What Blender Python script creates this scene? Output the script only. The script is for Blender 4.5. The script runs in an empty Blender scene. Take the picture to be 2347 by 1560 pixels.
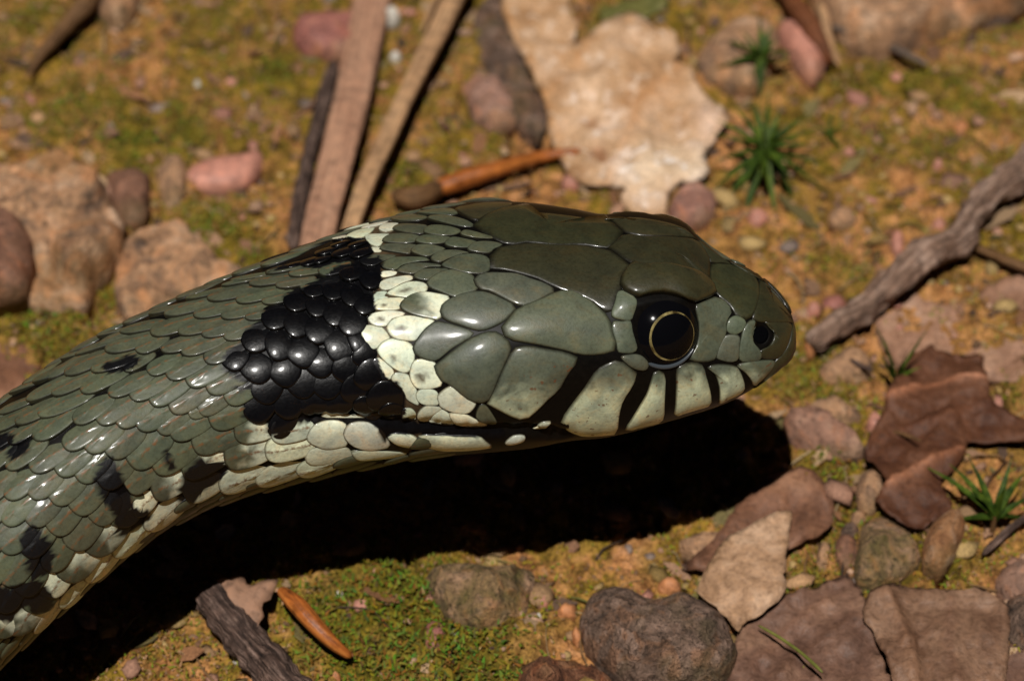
import bpy, math, random
import numpy as np
from mathutils import Vector, Matrix
from mathutils.bvhtree import BVHTree
from mathutils.geometry import delaunay_2d_cdt

# ------------------------------------------------------------------ camera, sky, sun (1 unit = 1 cm)
SC = bpy.context.scene
SC.unit_settings.system = 'METRIC'
SC.unit_settings.scale_length = 0.01
COL = SC.collection
PXC = 2347 / 6.0                       # photograph pixels per centimetre in the focal plane
E = math.radians(45)                   # how far the camera looks down
HZ = 1.84                              # height of the focal point over the ground
DIST = 100 / 36 * 6.0
CX, CY = 1173.5, 780.0
TGT = np.array([0, 0, HZ])
BACK = np.array([0, -math.cos(E), math.sin(E)])
UPV = np.array([0, math.sin(E), math.cos(E)])
RGT = np.array([1.0, 0, 0])
CAM = TGT + BACK * DIST
cd = bpy.data.cameras.new('camera'); cam = bpy.data.objects.new('camera', cd); COL.objects.link(cam)
cd.lens = 100; cd.sensor_width = 36; cd.clip_start = 0.5; cd.clip_end = 2000
cam.matrix_world = Matrix((( *[float(v) for v in (RGT[0], UPV[0], BACK[0], CAM[0])],), (RGT[1], UPV[1], BACK[1], CAM[1]), (RGT[2], UPV[2], BACK[2], CAM[2]), (0, 0, 0, 1)))
cd.dof.use_dof = True; cd.dof.focus_distance = DIST - 0.42; cd.dof.aperture_fstop = 0.46
SC.camera = cam

SUN_EL, SUN_AZ = math.radians(68), math.radians(258)   # azimuth: direction towards the sun, measured from +X
sdir = Vector((math.cos(SUN_EL) * math.cos(SUN_AZ), math.cos(SUN_EL) * math.sin(SUN_AZ), math.sin(SUN_EL)))
sl = bpy.data.lights.new('sun', 'SUN'); so = bpy.data.objects.new('sun', sl); COL.objects.link(so)
sl.energy = 5.0; sl.angle = math.radians(0.53); sl.color = (1.0, 0.965, 0.91)
so.rotation_euler = sdir.to_track_quat('Z', 'Y').to_euler(); so.location = (0, 0, 60)
W = bpy.data.worlds.new('World'); SC.world = W; W.use_nodes = True
wn = W.node_tree; bg = wn.nodes['Background']
sky = wn.nodes.new('ShaderNodeTexSky'); sky.sky_type = 'NISHITA'; sky.sun_disc = False
sky.sun_elevation = SUN_EL; sky.sun_rotation = math.pi / 2 - SUN_AZ
sky.air_density = 0.03; sky.dust_density = 0.02; sky.altitude = 1500
bg.inputs['Strength'].default_value = 0.05
wn.links.new(sky.outputs[0], bg.inputs['Color'])
vs = SC.view_settings
vs.view_transform = 'Standard'; vs.look = 'None'; vs.exposure = -0.5; vs.gamma = 1; vs.use_curve_mapping = False
SC.cycles.max_bounces = 6; SC.cycles.diffuse_bounces = 1

random.seed(7)
RNG = np.random.default_rng(11)

# ------------------------------------------------------------------ small tools
def px(x, y, w=0.0):
    """photo pixel -> point on the plane w cm nearer to the camera than the focal plane"""
    d = -BACK * DIST + RGT * ((x - CX) / PXC) + UPV * ((CY - y) / PXC)
    return CAM + d * ((DIST - w) / DIST)
def pray(x, y):
    d = -BACK * DIST + RGT * ((x - CX) / PXC) + UPV * ((CY - y) / PXC)
    return d / np.linalg.norm(d)
def gpx(x, y, z=0.0):
    d = pray(x, y); t = (z - CAM[2]) / d[2]
    return CAM + d * t
def tile(n, pts):
    ox, oy, f = {'H': (1100, 440, 2.516), 'N': (500, 440, 2.516), 'J': (0, 740, 3.9), 'K': (300, 740, 3.9), 'L': (0, 1060, 3.9), 'M': (350, 540, 3.9), 'S': (0, 0, 1)}[n]
    return np.array([(ox + p[0] / f, oy + p[1] / f) for p in pts], float)

def hash3(i, j, k, s):
    h = (i.astype(np.int64) * 374761393 + j.astype(np.int64) * 668265263 + k.astype(np.int64) * 2147483647 + s * 144665) & 0xffffffff
    h = ((h ^ (h >> 13)) * 1274126177) & 0xffffffff
    h = (h ^ (h >> 16)) & 0xffffffff
    return h / 4294967295.0
def vnoise(p, s=0):
    p = np.asarray(p, float); f = np.floor(p); t = p - f; t = t * t * (3 - 2 * t); f = f.astype(np.int64)
    r = 0
    for a in (0, 1):
        for b in (0, 1):
            for c in (0, 1):
                wgt = (t[..., 0] if a else 1 - t[..., 0]) * (t[..., 1] if b else 1 - t[..., 1]) * (t[..., 2] if c else 1 - t[..., 2])
                r = r + wgt * hash3(f[..., 0] + a, f[..., 1] + b, f[..., 2] + c, s)
    return r * 2 - 1
def fbm(p, sc, octv=4, s=0, g=0.5):
    p = np.asarray(p, float) * sc; a = 1; r = 0; tot = 0
    for o in range(octv):
        r = r + a * vnoise(p + o * 17.3, s + o); tot += a; a *= g; p = p * 2.03
    return r / tot
def sm(x, a, b):
    t = np.clip((np.asarray(x, float) - a) / (b - a), 0, 1); return t * t * (3 - 2 * t)
def inpoly(P, poly):
    P = np.atleast_2d(P); x, y = P[:, 0], P[:, 1]; r = np.zeros(len(P), bool); n = len(poly)
    for i in range(n):
        x1, y1 = poly[i]; x2, y2 = poly[(i + 1) % n]
        c = ((y1 > y) != (y2 > y))
        with np.errstate(divide='ignore', invalid='ignore'):
            xi = (x2 - x1) * (y - y1) / ((y2 - y1) if y2 != y1 else 1e-9) + x1
        r ^= c & (x < xi)
    return r
def edist(P, poly):
    P = np.atleast_2d(P); d = np.full(len(P), 1e9); n = len(poly)
    for i in range(n):
        a = poly[i]; b = poly[(i + 1) % n]; ab = b - a; L = (ab ** 2).sum() + 1e-12
        t = np.clip(((P - a) @ ab) / L, 0, 1); q = a + t[:, None] * ab
        d = np.minimum(d, np.sqrt(((P - q) ** 2).sum(1)))
    return d
def crom(P, n, closed=True):
    """Catmull-Rom through P, resampled evenly to n points"""
    P = np.asarray(P, float); m = len(P); out = []
    rng = range(m) if closed else range(m - 1)
    for i in rng:
        if closed: a, b, c, d = P[i - 1], P[i], P[(i + 1) % m], P[(i + 2) % m]
        else: a, b, c, d = P[max(i - 1, 0)], P[i], P[i + 1], P[min(i + 2, m - 1)]
        for t in np.linspace(0, 1, 10, endpoint=False):
            out.append(0.5 * ((2 * b) + (c - a) * t + (2 * a - 5 * b + 4 * c - d) * t * t + (-a + 3 * b - 3 * c + d) * t ** 3))
    if not closed: out.append(P[-1])
    out = np.array(out)
    Q = np.vstack([out, out[:1]]) if closed else out
    L = np.r_[0, np.cumsum(np.sqrt((np.diff(Q, axis=0) ** 2).sum(1)))]
    s = np.linspace(0, L[-1], n, endpoint=not closed)
    return np.stack([np.interp(s, L, Q[:, k]) for k in range(P.shape[1])], 1)

def mk(name, V, F, mat, parent=None, smooth=True, col=None, loc=None, origin=None, **tags):
    V = np.asarray(V, np.float32)
    if origin is not None: V = V - np.asarray(origin, np.float32)
    me = bpy.data.meshes.new(name)
    if isinstance(F, np.ndarray): fastmesh(me, V, F)
    else: me.from_pydata(V.tolist(), [], F)
    me.materials.append(mat)
    if smooth: me.polygons.foreach_set('use_smooth', np.ones(len(me.polygons), bool))
    if col is not None:
        a = me.attributes.new('Col', 'FLOAT_COLOR', 'POINT'); a.data.foreach_set('color', np.asarray(col, np.float32).ravel())
    if loc is not None:
        a = me.attributes.new('loc', 'FLOAT_VECTOR', 'POINT'); a.data.foreach_set('vector', np.asarray(loc, np.float32).ravel())
    me.update()
    o = bpy.data.objects.new(name, me); COL.objects.link(o)
    if origin is not None: o.location = [float(v) for v in origin]
    if parent is not None: o.parent = parent
    for k, v in tags.items(): o[k] = v
    return o
def fastmesh(me, V, F):
    F = np.asarray(F, np.int32); n, k = F.shape
    me.vertices.add(len(V)); me.vertices.foreach_set('co', V.ravel())
    me.loops.add(n * k); me.loops.foreach_set('vertex_index', F.ravel())
    me.polygons.add(n); me.polygons.foreach_set('loop_start', np.arange(0, n * k, k, dtype=np.int32))
    me.polygons.foreach_set('loop_total', np.full(n, k, np.int32))
    me.update(calc_edges=True)
def empty(name, loc, **tags):
    o = bpy.data.objects.new(name, None); COL.objects.link(o); o.location = [float(v) for v in loc]; o.empty_display_size = 0.2
    for k, v in tags.items(): o[k] = v
    return o

# ------------------------------------------------------------------ materials
class NT:
    def __init__(s, name):
        s.m = bpy.data.materials.new(name); s.m.use_nodes = True; s.t = s.m.node_tree; s.b = s.t.nodes['Principled BSDF']
        s.tc = s.t.nodes.new('ShaderNodeTexCoord'); s.geo = s.t.nodes.new('ShaderNodeNewGeometry')
    def n(s, typ, **kw):
        nd = s.t.nodes.new('ShaderNode' + typ)
        for k, v in kw.items(): setattr(nd, k, v)
        return nd
    def l(s, a, b): s.t.links.new(a, b)
    def noise(s, sc, det=4, rough=0.55, world=True, dist=0.0, stretch=None):
        nd = s.n('TexNoise'); nd.inputs['Scale'].default_value = sc; nd.inputs['Detail'].default_value = det
        nd.inputs['Roughness'].default_value = rough; nd.inputs['Distortion'].default_value = dist
        src = s.geo.outputs['Position'] if world else s.tc.outputs['Object']
        if stretch:
            mp = s.n('Mapping'); mp.inputs['Scale'].default_value = stretch[0]; mp.inputs['Rotation'].default_value = (0, 0, stretch[1]); s.l(src, mp.inputs[0]); src = mp.outputs[0]
        s.l(src, nd.inputs['Vector']); return nd.outputs['Fac']
    def ramp(s, fac, stops):
        nd = s.n('ValToRGB'); cr = nd.color_ramp
        while len(cr.elements) > 1: cr.elements.remove(cr.elements[-1])
        cr.elements[0].position = stops[0][0]; cr.elements[0].color = (*stops[0][1], 1) if len(stops[0][1]) == 3 else stops[0][1]
        for p, c in stops[1:]:
            e = cr.elements.new(p); e.color = (*c, 1)
        s.l(fac, nd.inputs[0]); return nd.outputs[0]
    def mix(s, fac, a, b, mode='MIX'):
        nd = s.n('Mix', data_type='RGBA', blend_type=mode)
        for v, i in ((fac, 0), (a, 6), (b, 7)):
            if hasattr(v, 'links'): s.l(v, nd.inputs[i])
            else: nd.inputs[i].default_value = v if i == 0 else (*v, 1)
        return nd.outputs[2]
    def math(s, op, a, b=0.0, c=0.0):
        nd = s.n('Math', operation=op)
        for v, i in ((a, 0), (b, 1), (c, 2)):
            if hasattr(v, 'links'): s.l(v, nd.inputs[i])
            else: nd.inputs[i].default_value = v
        return nd.outputs[0]
    def attr(s, name): 
        nd = s.n('Attribute'); nd.attribute_name = name; return nd
    def bump(s, h, strength=0.5, dist=0.01, prev=None):
        nd = s.n('Bump'); nd.inputs['Strength'].default_value = strength; nd.inputs['Distance'].default_value = dist
        s.l(h, nd.inputs['Height'])
        if prev is not None: s.l(prev, nd.inputs['Normal'])
        return nd.outputs[0]
    def fin(s, col, rough, bump=None, spec=0.5, coat=0.0):
        for v, k in ((col, 'Base Color'), (rough, 'Roughness')):
            if hasattr(v, 'links'): s.l(v, s.b.inputs[k])
            else: s.b.inputs[k].default_value = (*v, 1) if k == 'Base Color' else v
        s.b.inputs['Specular IOR Level'].default_value = spec; s.b.inputs['Coat Weight'].default_value = coat
        if bump is not None: s.l(bump, s.b.inputs['Normal'])
        return s.m

def mat_scale(name, keel, rough, coat=0.0, spec=0.34, freck=False):
    t = NT(name); c = t.attr('Col'); L = t.attr('loc'); sep = t.n('SeparateXYZ'); t.l(L.outputs['Vector'], sep.inputs[0])
    n1 = t.noise(9, 4, 0.6); n2 = t.noise(55, 3, 0.6); n3 = t.noise(160, 2, 0.6)
    col = t.mix(1.0, c.outputs['Color'], t.ramp(n1, [(0.3, (0.72, 0.74, 0.76)), (0.5, (0.97, 0.97, 0.95)), (0.7, (1.2, 1.16, 1.08))]), 'MULTIPLY')
    col = t.mix(1.0, col, t.ramp(n2, [(0.28, (0.80, 0.78, 0.74)), (0.5, (1, 1, 1)), (0.75, (1.12, 1.1, 1.06))]), 'MULTIPLY')
    if freck:
        fr = t.noise(24, 2, .5); col = t.mix(t.math('MULTIPLY', t.ramp(fr, [(0.66, (0, 0, 0)), (0.70, (1, 1, 1))]), .75), col, (0.15, 0.06, 0.025))
    col = t.mix(t.math('MULTIPLY', t.ramp(t.noise(5.5, 5, .7, True, 1.2, ((1, 2.2, 1), .2)), [(0.48, (0, 0, 0)), (0.66, (1, 1, 1))]), 0.30), col, t.mix(1.0, col, (1.45, 0.92, 0.55), 'MULTIPLY'))
    # brown dust specks
    sp = t.ramp(n3, [(0.66, (0, 0, 0)), (0.72, (1, 1, 1))])
    col = t.mix(t.math('MULTIPLY', sp, t.math('MULTIPLY', t.ramp(t.noise(4, 2), [(0.45, (0, 0, 0)), (0.6, (1, 1, 1))]), 0.35)), col, (0.16, 0.075, 0.03))
    if keel:
        av = t.math('ABSOLUTE', sep.outputs['Y'])
        k = t.ramp(t.math('ADD', av, t.math('MULTIPLY', t.math('SUBTRACT', n2, 0.5), 0.35)), [(0.03, (1, 1, 1)), (0.13, (0, 0, 0))])
        k = t.math('MULTIPLY', k, t.ramp(t.noise(30, 2), [(0.42, (0, 0, 0)), (0.6, (1, 1, 1))]))
        k = t.math('MULTIPLY', k, c.outputs['Alpha'])
        col = t.mix(t.math('MULTIPLY', k, 0.8), col, (0.2, 0.085, 0.03))
    rim = t.ramp(sep.outputs['Z'], [(0.90, (0, 0, 0)), (0.99, (1, 1, 1))])
    col = t.mix(t.math('MULTIPLY', rim, 0.9), col, t.mix(1.0, col, (0.13, 0.10, 0.065), 'MULTIPLY'))
    rr = t.math('MULTIPLY_ADD', n2, 0.22, rough - 0.08)
    b = t.bump(n3, 0.10, 0.004); b = t.bump(n2, 0.16, 0.010, b)
    t.b.inputs['Coat Roughness'].default_value = 0.13
    return t.fin(col, rr, b, spec, coat)
M_SCALE = mat_scale('keeled_scale_skin', True, 0.48, 0.18)
M_SHIELD = mat_scale('shield_skin', False, 0.43, 0.35)
M_LIP = mat_scale('lip_skin', False, 0.43, 0.35, 0.34, True)
M_BLACK = mat_scale('black_scale_skin', False, 0.33, 0.5, 0.2)
t = NT('skin_between_scales'); c = t.attr('Col'); n = t.noise(40, 4)
M_SKIN = t.fin(t.mix(1.0, c.outputs['Color'], t.ramp(n, [(0.3, (0.6, 0.6, 0.6)), (0.7, (1.3, 1.2, 1.1))]), 'MULTIPLY'), 0.42, None, 0.12)
t = NT('eye_black'); M_EYE = t.fin((0.003, 0.003, 0.004), 0.11, None, 0.13)
t = NT('iris_gold'); n = t.noise(14, 4); M_IRIS = t.fin(t.ramp(n, [(0.38, (0.05, 0.035, 0.012)), (0.5, (0.20, 0.16, 0.06)), (0.62, (0.34, 0.28, 0.12))]), 0.12)
t = NT('eye_rim_blue'); M_RIM = t.fin((0.055, 0.065, 0.075), 0.25)

def mat_stone(name, c1, c2, c3, sc=6, rough=0.75, bs=0.6, fine=24, blotch=.8):
    t = NT(name); n1 = t.noise(sc, 5, 0.62, False, 0.6); n2 = t.noise(fine, 4, 0.65, False); n3 = t.noise(sc * 0.4, 2, 0.5, False)
    col = t.ramp(n1, [(0.32, c1), (0.5, c2), (0.66, c3)])
    col = t.mix(1.0, col, t.ramp(n2, [(0.3, (0.38, 0.36, 0.34)), (0.46, (.95, .95, .95)), (0.54, (1, 1, 1)), (0.70, (1.45, 1.35, 1.25))]), 'MULTIPLY')
    if blotch: col = t.mix(t.math('MULTIPLY', t.ramp(t.noise(sc * .7, 3, .6, False, 1.0), [(.5, (0, 0, 0)), (.6, (1, 1, 1))]), .55), col, t.mix(1.0, col, (1.25, .92, .62), 'MULTIPLY'))
    n4 = t.noise(sc * 3, 4, 0.6, False)
    col = t.mix(t.math('MULTIPLY', t.ramp(n4, [(0.55, (0, 0, 0)), (0.62, (1, 1, 1))]), blotch), col, t.mix(1.0, col, (.55, .6, .65), 'MULTIPLY'))
    col = t.mix(t.math('MULTIPLY', t.ramp(n3, [(0.5, (0, 0, 0)), (0.64, (1, 1, 1))]), 0.35), col, (0.10, 0.085, 0.02))
    return t.fin(col, rough, t.bump(n2, bs, 0.04, t.bump(n1, bs, 0.08)), 0.35)
def mat_wood(name, c1, c2, c3, rough=0.7, sc=1.0, bs=0.7, lx=0.8):
    t = NT(name); L = t.attr('loc'); mp = t.n('Mapping'); mp.inputs['Scale'].default_value = (lx * sc, 9 * sc, 9 * sc); t.l(L.outputs['Vector'], mp.inputs[0])
    nd = t.n('TexNoise'); nd.inputs['Scale'].default_value = 1.6; nd.inputs['Detail'].default_value = 5; nd.inputs['Roughness'].default_value = 0.65; nd.inputs['Distortion'].default_value = 0.4; t.l(mp.outputs[0], nd.inputs['Vector'])
    n2 = t.noise(14, 4, 0.6, False)
    col = t.ramp(nd.outputs['Fac'], [(0.3, c1), (0.5, c2), (0.68, c3)])
    col = t.mix(1.0, col, t.ramp(n2, [(0.28, (0.5, 0.5, 0.5)), (0.5, (1, 1, 1)), (0.75, (1.3, 1.25, 1.2))]), 'MULTIPLY')
    return t.fin(col, rough, t.bump(n2, bs * 0.6, 0.03, t.bump(nd.outputs['Fac'], bs, 0.03)), 0.3)
# leaves
def mat_leaf(name, c1, c2, c3, rough=0.6, sc=3.0, speck=None):
    t = NT(name); n1 = t.noise(sc, 5, 0.6, False, 0.5); n2 = t.noise(26, 4, 0.65, False); c = t.attr('Col')
    col = t.ramp(n1, [(0.34, c1), (0.5, c2), (0.66, c3)])
    col = t.mix(1.0, col, t.ramp(n2, [(0.3, (0.6, 0.57, 0.53)), (0.5, (1, 1, 1)), (0.72, (1.28, 1.25, 1.2))]), 'MULTIPLY')
    vo = t.n('TexVoronoi', feature='DISTANCE_TO_EDGE'); vo.inputs['Scale'].default_value = 7; t.l(t.geo.outputs['Position'], vo.inputs['Vector']); ve = t.ramp(vo.outputs['Distance'], [(0.0, (1, 1, 1)), (0.07, (0, 0, 0))])
    col = t.mix(t.math('MULTIPLY', ve, .14), col, t.mix(1.0, col, (1.5, 1.45, 1.4), 'MULTIPLY'))
    if speck: col = t.mix(t.ramp(t.noise(7, 5, 0.7, False, 0.8), [(0.54, (0, 0, 0)), (0.66, (.8, .8, .8))]), col, speck)
    col = t.mix(1.0, col, c.outputs['Color'], 'MULTIPLY')
    return t.fin(col, rough, t.bump(n2, 0.5, 0.02, t.bump(n1, 0.45, 0.05, t.bump(ve, 0.15, 0.01))), 0.35)

# ------------------------------------------------------------------ ground
# (x, y, radius, weight) in photo pixels: where deep green moss and bare ochre soil lie
GREEN = [(60, 60, 90, .7), (170, 260, 120, .9), (300, 330, 110, 1), (130, 250, 60, .8), (420, 300, 100, .9), (620, 150, 60, 1), (560, 160, 40, .6), (500, 60, 120, .5), (730, 110, 60, .8), (480, 520, 90, 1), (590, 590, 60, 1), (120, 740, 130, 1.1), (230, 700, 70, .7),
         (1040, 70, 50, .8), (920, 380, 70, .9), (1010, 120, 60, .6), (1120, 340, 40, .7), (1400, 30, 50, .8), (1990, 150, 70, .7), (2100, 190, 60, .8), (2210, 200, 80, .7), (2000, 330, 90, .5), (2150, 330, 60, .8), (2260, 420, 90, .6),
         (1880, 590, 60, .5), (1960, 640, 40, .6), (1820, 860, 80, .7), (1900, 900, 90, .7), (1880, 930, 60, .8), (1900, 1080, 70, 1), (1960, 1180, 60, .9), (1930, 1240, 60, .8), (1850, 1320, 60, .8), (2310, 900, 60, .8), (2220, 1340, 90, .4),
         (760, 1380, 110, 1.2), (900, 1400, 140, 1.3), (880, 1500, 160, 1.3), (1040, 1480, 120, 1.3), (1130, 1540, 120, 1.2), (700, 1500, 80, .8), (1230, 1420, 60, .8), (1500, 1260, 60, .6), (400, 1500, 80, .3)]
BARE = [(180, 170, 50, .7), (360, 200, 70, .6), (700, 470, 110, 1), (620, 420, 80, .7), (340, 240, 60, .5), (560, 130, 40, .6), (650, 560, 60, .8), (1700, 330, 120, .6), (1640, 560, 120, .7), (1720, 500, 100, .6), (1900, 480, 80, .7), (1870, 650, 90, .8), (1160, 430, 80, .8), (1250, 440, 60, .7), (1770, 240, 60, .5),
        (2150, 770, 200, 1), (1980, 830, 60, .6), (1850, 990, 90, .6), (2280, 1150, 120, .8), (1300, 1300, 100, .4), (1450, 1290, 80, .4), (1300, 1540, 90, 1.2), (1240, 1540, 90, 1.1), (270, 80, 90, .8), (1300, 30, 60, .5), (2330, 1320, 90, .8), (60, 900, 120, .8), (300, 760, 60, .6)]
def blobs(xy, lst):
    r = np.zeros(len(xy))
    for x, y, rad, wt in lst:
        c = gpx(x, y)[:2]; R = rad / PXC * 1.15
        d = (xy - c) / np.array([R, R * 1.35]); r = np.maximum(r, wt * np.exp(-(d ** 2).sum(1)))
    return r
def gh(x, y):
    x = np.asarray(x, float); y = np.asarray(y, float); p = np.stack([x, y, np.zeros_like(x)], -1)
    c1 = fbm(p + 0.25 * fbm(p, 3, 2, 19)[..., None], 1.5, 2, 13); c2 = fbm(p, 4.2, 2, 15)
    return (0.10 * fbm(p, 0.8, 3, 3) + 0.12 * fbm(p, 2.6, 3, 9) + 0.05 * fbm(p, 10, 3, 5) + 0.016 * fbm(p, 32, 2, 8)
            - 0.13 * np.exp(-(c1 / .05) ** 2) * sm(fbm(p, 1.1, 2, 23), -.1, .3) - 0.035 * np.exp(-(c2 / .06) ** 2))
N1 = 620
def axis(lo, hi, n):
    c = np.linspace(lo, hi, n); g = np.geomspace(0.08, 300, 34)
    return np.r_[lo - g[::-1], c, hi + g]
ax = axis(-4.6, 4.6, N1); ay = axis(-5.2, 7.2, 760)
gx, gy = np.meshgrid(ax, ay, indexing='ij'); xy = np.stack([gx.ravel(), gy.ravel()], 1)
mg = blobs(xy, GREEN); mb = blobs(xy, BARE)
p3 = np.c_[xy, np.zeros(len(xy))]
nz = fbm(p3, 2.2, 4, 21); nz2 = fbm(p3, 7, 3, 33)
green = np.clip(mg * 0.95 + 0.30 * nz + 0.30 * nz2 - 0.12, 0, 1)
bare = np.clip(mb * 0.9 - 0.30 * nz + 0.35 * nz2, 0, 1)
Z = gh(xy[:, 0], xy[:, 1]) + 0.05 * green * (0.5 + fbm(p3, 14, 2, 41))
V = np.c_[xy, Z]; nx_, ny_ = len(ax), len(ay)
I = np.arange(nx_ * ny_).reshape(nx_, ny_)
F = np.stack([I[:-1, :-1], I[1:, :-1], I[1:, 1:], I[:-1, 1:]], -1).reshape(-1, 4)
t = NT('mossy_soil'); c = t.attr('Col'); sep = t.n('SeparateColor'); t.l(c.outputs['Color'], sep.inputs[0])
a1 = t.noise(2.0, 5, 0.62, True, 0.6); a2 = t.noise(7.5, 5, 0.66, True, 0.5); a3 = t.noise(38, 4, 0.6)
moss = t.ramp(a2, [(0.30, (0.05, 0.035, 0.008)), (0.42, (0.12, 0.09, 0.010)), (0.53, (0.24, 0.175, 0.02)), (0.64, (0.40, 0.245, 0.045)), (0.74, (0.48, 0.25, 0.09))])
soil = t.ramp(a2, [(0.30, (0.09, 0.04, 0.015)), (0.42, (0.30, 0.145, 0.055)), (0.54, (0.52, 0.265, 0.11)), (0.70, (0.64, 0.35, 0.19))])
grn = t.ramp(a2, [(0.28, (0.02, 0.02, 0.003)), (0.46, (0.10, 0.10, 0.008)), (0.68, (0.25, 0.22, 0.02))])
col = t.mix(t.ramp(a1, [(0.46, (0, 0, 0)), (0.58, (1, 1, 1))]), moss, soil)
col = t.mix(t.math('MULTIPLY', sep.outputs[1], 0.9), col, soil)
col = t.mix(t.math('MULTIPLY', sep.outputs[0], 0.85), col, grn)
col = t.mix(1.0, col, t.ramp(a3, [(0.28, (0.36, 0.32, 0.28)), (0.5, (1, 1, 1)), (0.7, (1.45, 1.38, 1.3))]), 'MULTIPLY')
col = t.mix(1.0, col, (1.0, 0.90, 0.78), 'MULTIPLY')
M_GROUND = t.fin(col, 0.9, t.bump(a3, 0.7, 0.03, t.bump(a2, 0.6, 0.05)), 0.2)
mk('ground', V, F, M_GROUND, col=np.c_[green, bare, np.zeros(len(V)), np.ones(len(V))], kind='structure')

# ------------------------------------------------------------------ snake body: one closed skin, lofted through measured stations
ST = [  # top x,y  bottom x,y  depth   width/height  squareness  tilt
 (1824, 757, 1825, 790, .00, 1.00, 2.0, 38), (1812, 715, 1815, 822, .00, 1.10, 2.1, 38), (1785, 675, 1790, 845, .00, 1.15, 2.3, 38), (1750, 640, 1755, 870, .00, 1.15, 2.4, 38),
 (1700, 600, 1705, 903, .00, 1.15, 2.5, 38), (1640, 556, 1645, 931, .00, 1.15, 2.6, 38), (1570, 509, 1575, 953, .00, 1.18, 2.6, 38), (1500, 489, 1505, 973, .00, 1.20, 2.6, 38), (1440, 482, 1440, 991, .00, 1.22, 2.6, 38),
 (1380, 488, 1380, 1003, .00, 1.22, 2.5, 38), (1310, 478, 1305, 1010, .00, 1.25, 2.5, 38), (1230, 466, 1220, 1026, .00, 1.28, 2.5, 38), (1150, 461, 1135, 1035, .00, 1.28, 2.4, 39), (1070, 464, 1045, 1043, .00, 1.25, 2.3, 40),
 (990, 478, 960, 1050, .00, 1.2, 2.2, 41), (910, 498, 880, 1065, .01, 1.15, 2.15, 42), (830, 520, 800, 1080, .02, 1.1, 2.1, 43), (740, 552, 720, 1098, 0.04, 1.05, 2.1, 44), (650, 585, 640, 1117, 0.07, 1.0, 2.1, 45),
 (560, 620, 570, 1135, 0.10, 1.0, 2.1, 45), (470, 657, 500, 1157, 0.13, 1.0, 2.1, 45), (380, 697, 430, 1187, 0.16, 1.0, 2.1, 45), (300, 735, 365, 1222, 0.19, 1.0, 2.1, 45), (215, 777, 300, 1270, 0.22, 1.0, 2.1, 45),
 (121, 836, 235, 1322, 0.24, 1.0, 2.1, 45), (50, 885, 170, 1378, 0.26, 1.0, 2.1, 45), (-30, 940, 100, 1440, 0.26, 1.0, 2.1, 45), (-110, 1005, 40, 1495, 0.26, 1.0, 2.1, 45), (-190, 1080, -20, 1550, 0.28, 1.0, 2.1, 45),
 (-270, 1160, -80, 1620, 0.32, 1.0, 2.1, 45), (-350, 1250, -150, 1700, 0.38, 1.0, 2.1, 45), (-430, 1350, -230, 1790, 0.46, 1.0, 2.1, 45), (-510, 1470, -320, 1880, 0.62, 1.0, 2.1, 45), (-590, 1600, -420, 1990, 0.85, 1.0, 2.1, 45), (-640, 1760, -500, 2050, 1.15, 1.0, 2.0, 45), (-660, 1930, -600, 2030, 1.25, 1.0, 2.0, 45)]
NS, NA = 420, 200
S = crom(np.array([(*s,) for s in ST], float) * np.array([1, 1, 1, 1, 1, 1, 1, 1.0]), 2000, closed=False)
# finer near the snout
q = np.linspace(0, 1, NS) ** 1.25; S = np.stack([np.interp(q * (len(S) - 1), np.arange(len(S)), S[:, k]) for k in range(8)], 1)
th = np.arange(NA) * 2 * math.pi / NA
G = np.zeros((NS, NA, 3)); AX = np.zeros((NS, 3)); GA = np.zeros((NS, NA))
for i in range(NS):
    T = S[i, 0:2]; B = S[i, 2:4]; w0, wh, ex, tl = S[i, 4:8]; tl = math.radians(tl)
    c = (T + B) / 2; e = (T - B) / 2
    a = wh * np.sign(np.cos(th)) * np.abs(np.cos(th)) ** (2 / ex); b = np.sign(np.sin(th)) * np.abs(np.sin(th)) ** (2 / ex)
    # the belly side of the head is narrower than the crown
    u = b * math.cos(tl) - a * math.sin(tl); w = b * math.sin(tl) + a * math.cos(tl)
    m = np.abs(u).max(); u /= m; w /= m; hl = np.linalg.norm(e) / PXC
    AX[i] = px(c[0], c[1], w0); GA[i] = a
    for j in range(NA): G[i, j] = px(c[0] + e[0] * u[j], c[1] + e[1] * u[j], w0 + w[j] * hl)
def normals(G):
    du = np.gradient(G, axis=0); dv = np.roll(G, -1, 1) - np.roll(G, 1, 1)
    n = np.cross(du, dv); n /= np.linalg.norm(n, axis=2, keepdims=True) + 1e-12
    s = np.sign((n * (G - AX[:, None, :])).sum(2).mean()); return n * s
def quads(ns, na):
    I = np.arange(ns * na).reshape(ns, na); J = np.roll(I, -1, 1)
    return np.stack([I[:-1], I[1:], J[1:], J[:-1]], -1).reshape(-1, 4)
QF = quads(NS, NA)
def bvh(G): return BVHTree.FromPolygons([tuple(v) for v in G.reshape(-1, 3)], QF.tolist())
def hit(bt, x, y):
    d = pray(x, y); r = bt.ray_cast(Vector(CAM), Vector(d))
    if r[0] is None:
        cx_, cy_ = 0, 0
        return None
    return np.array(r[0])
B0 = bvh(G); NRM = normals(G); FLAT = G.reshape(-1, 3)
def near_idx(P):
    k = int(np.argmin(((FLAT - P) ** 2).sum(1))); return divmod(k, NA)
def mirror(i, j): return i, (NA // 2 - j) % NA
BUMPS = [(1745, 767, -.075, .038), (1745, 767, .02, .11), (1650, 800, -.05, .16), (1640, 760, -.03, .12), (1180, 850, .05, .28), (1450, 672, .035, .07), (1500, 664, .045, .07), (1560, 675, .035, .07), (1524, 760, -.07, .16), (1300, 720, -.02, .2), (1360, 900, .03, .15), (1240, 560, .02, .3), (1640, 610, -.03, .15), (1780, 850, .02, .1)]
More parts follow.
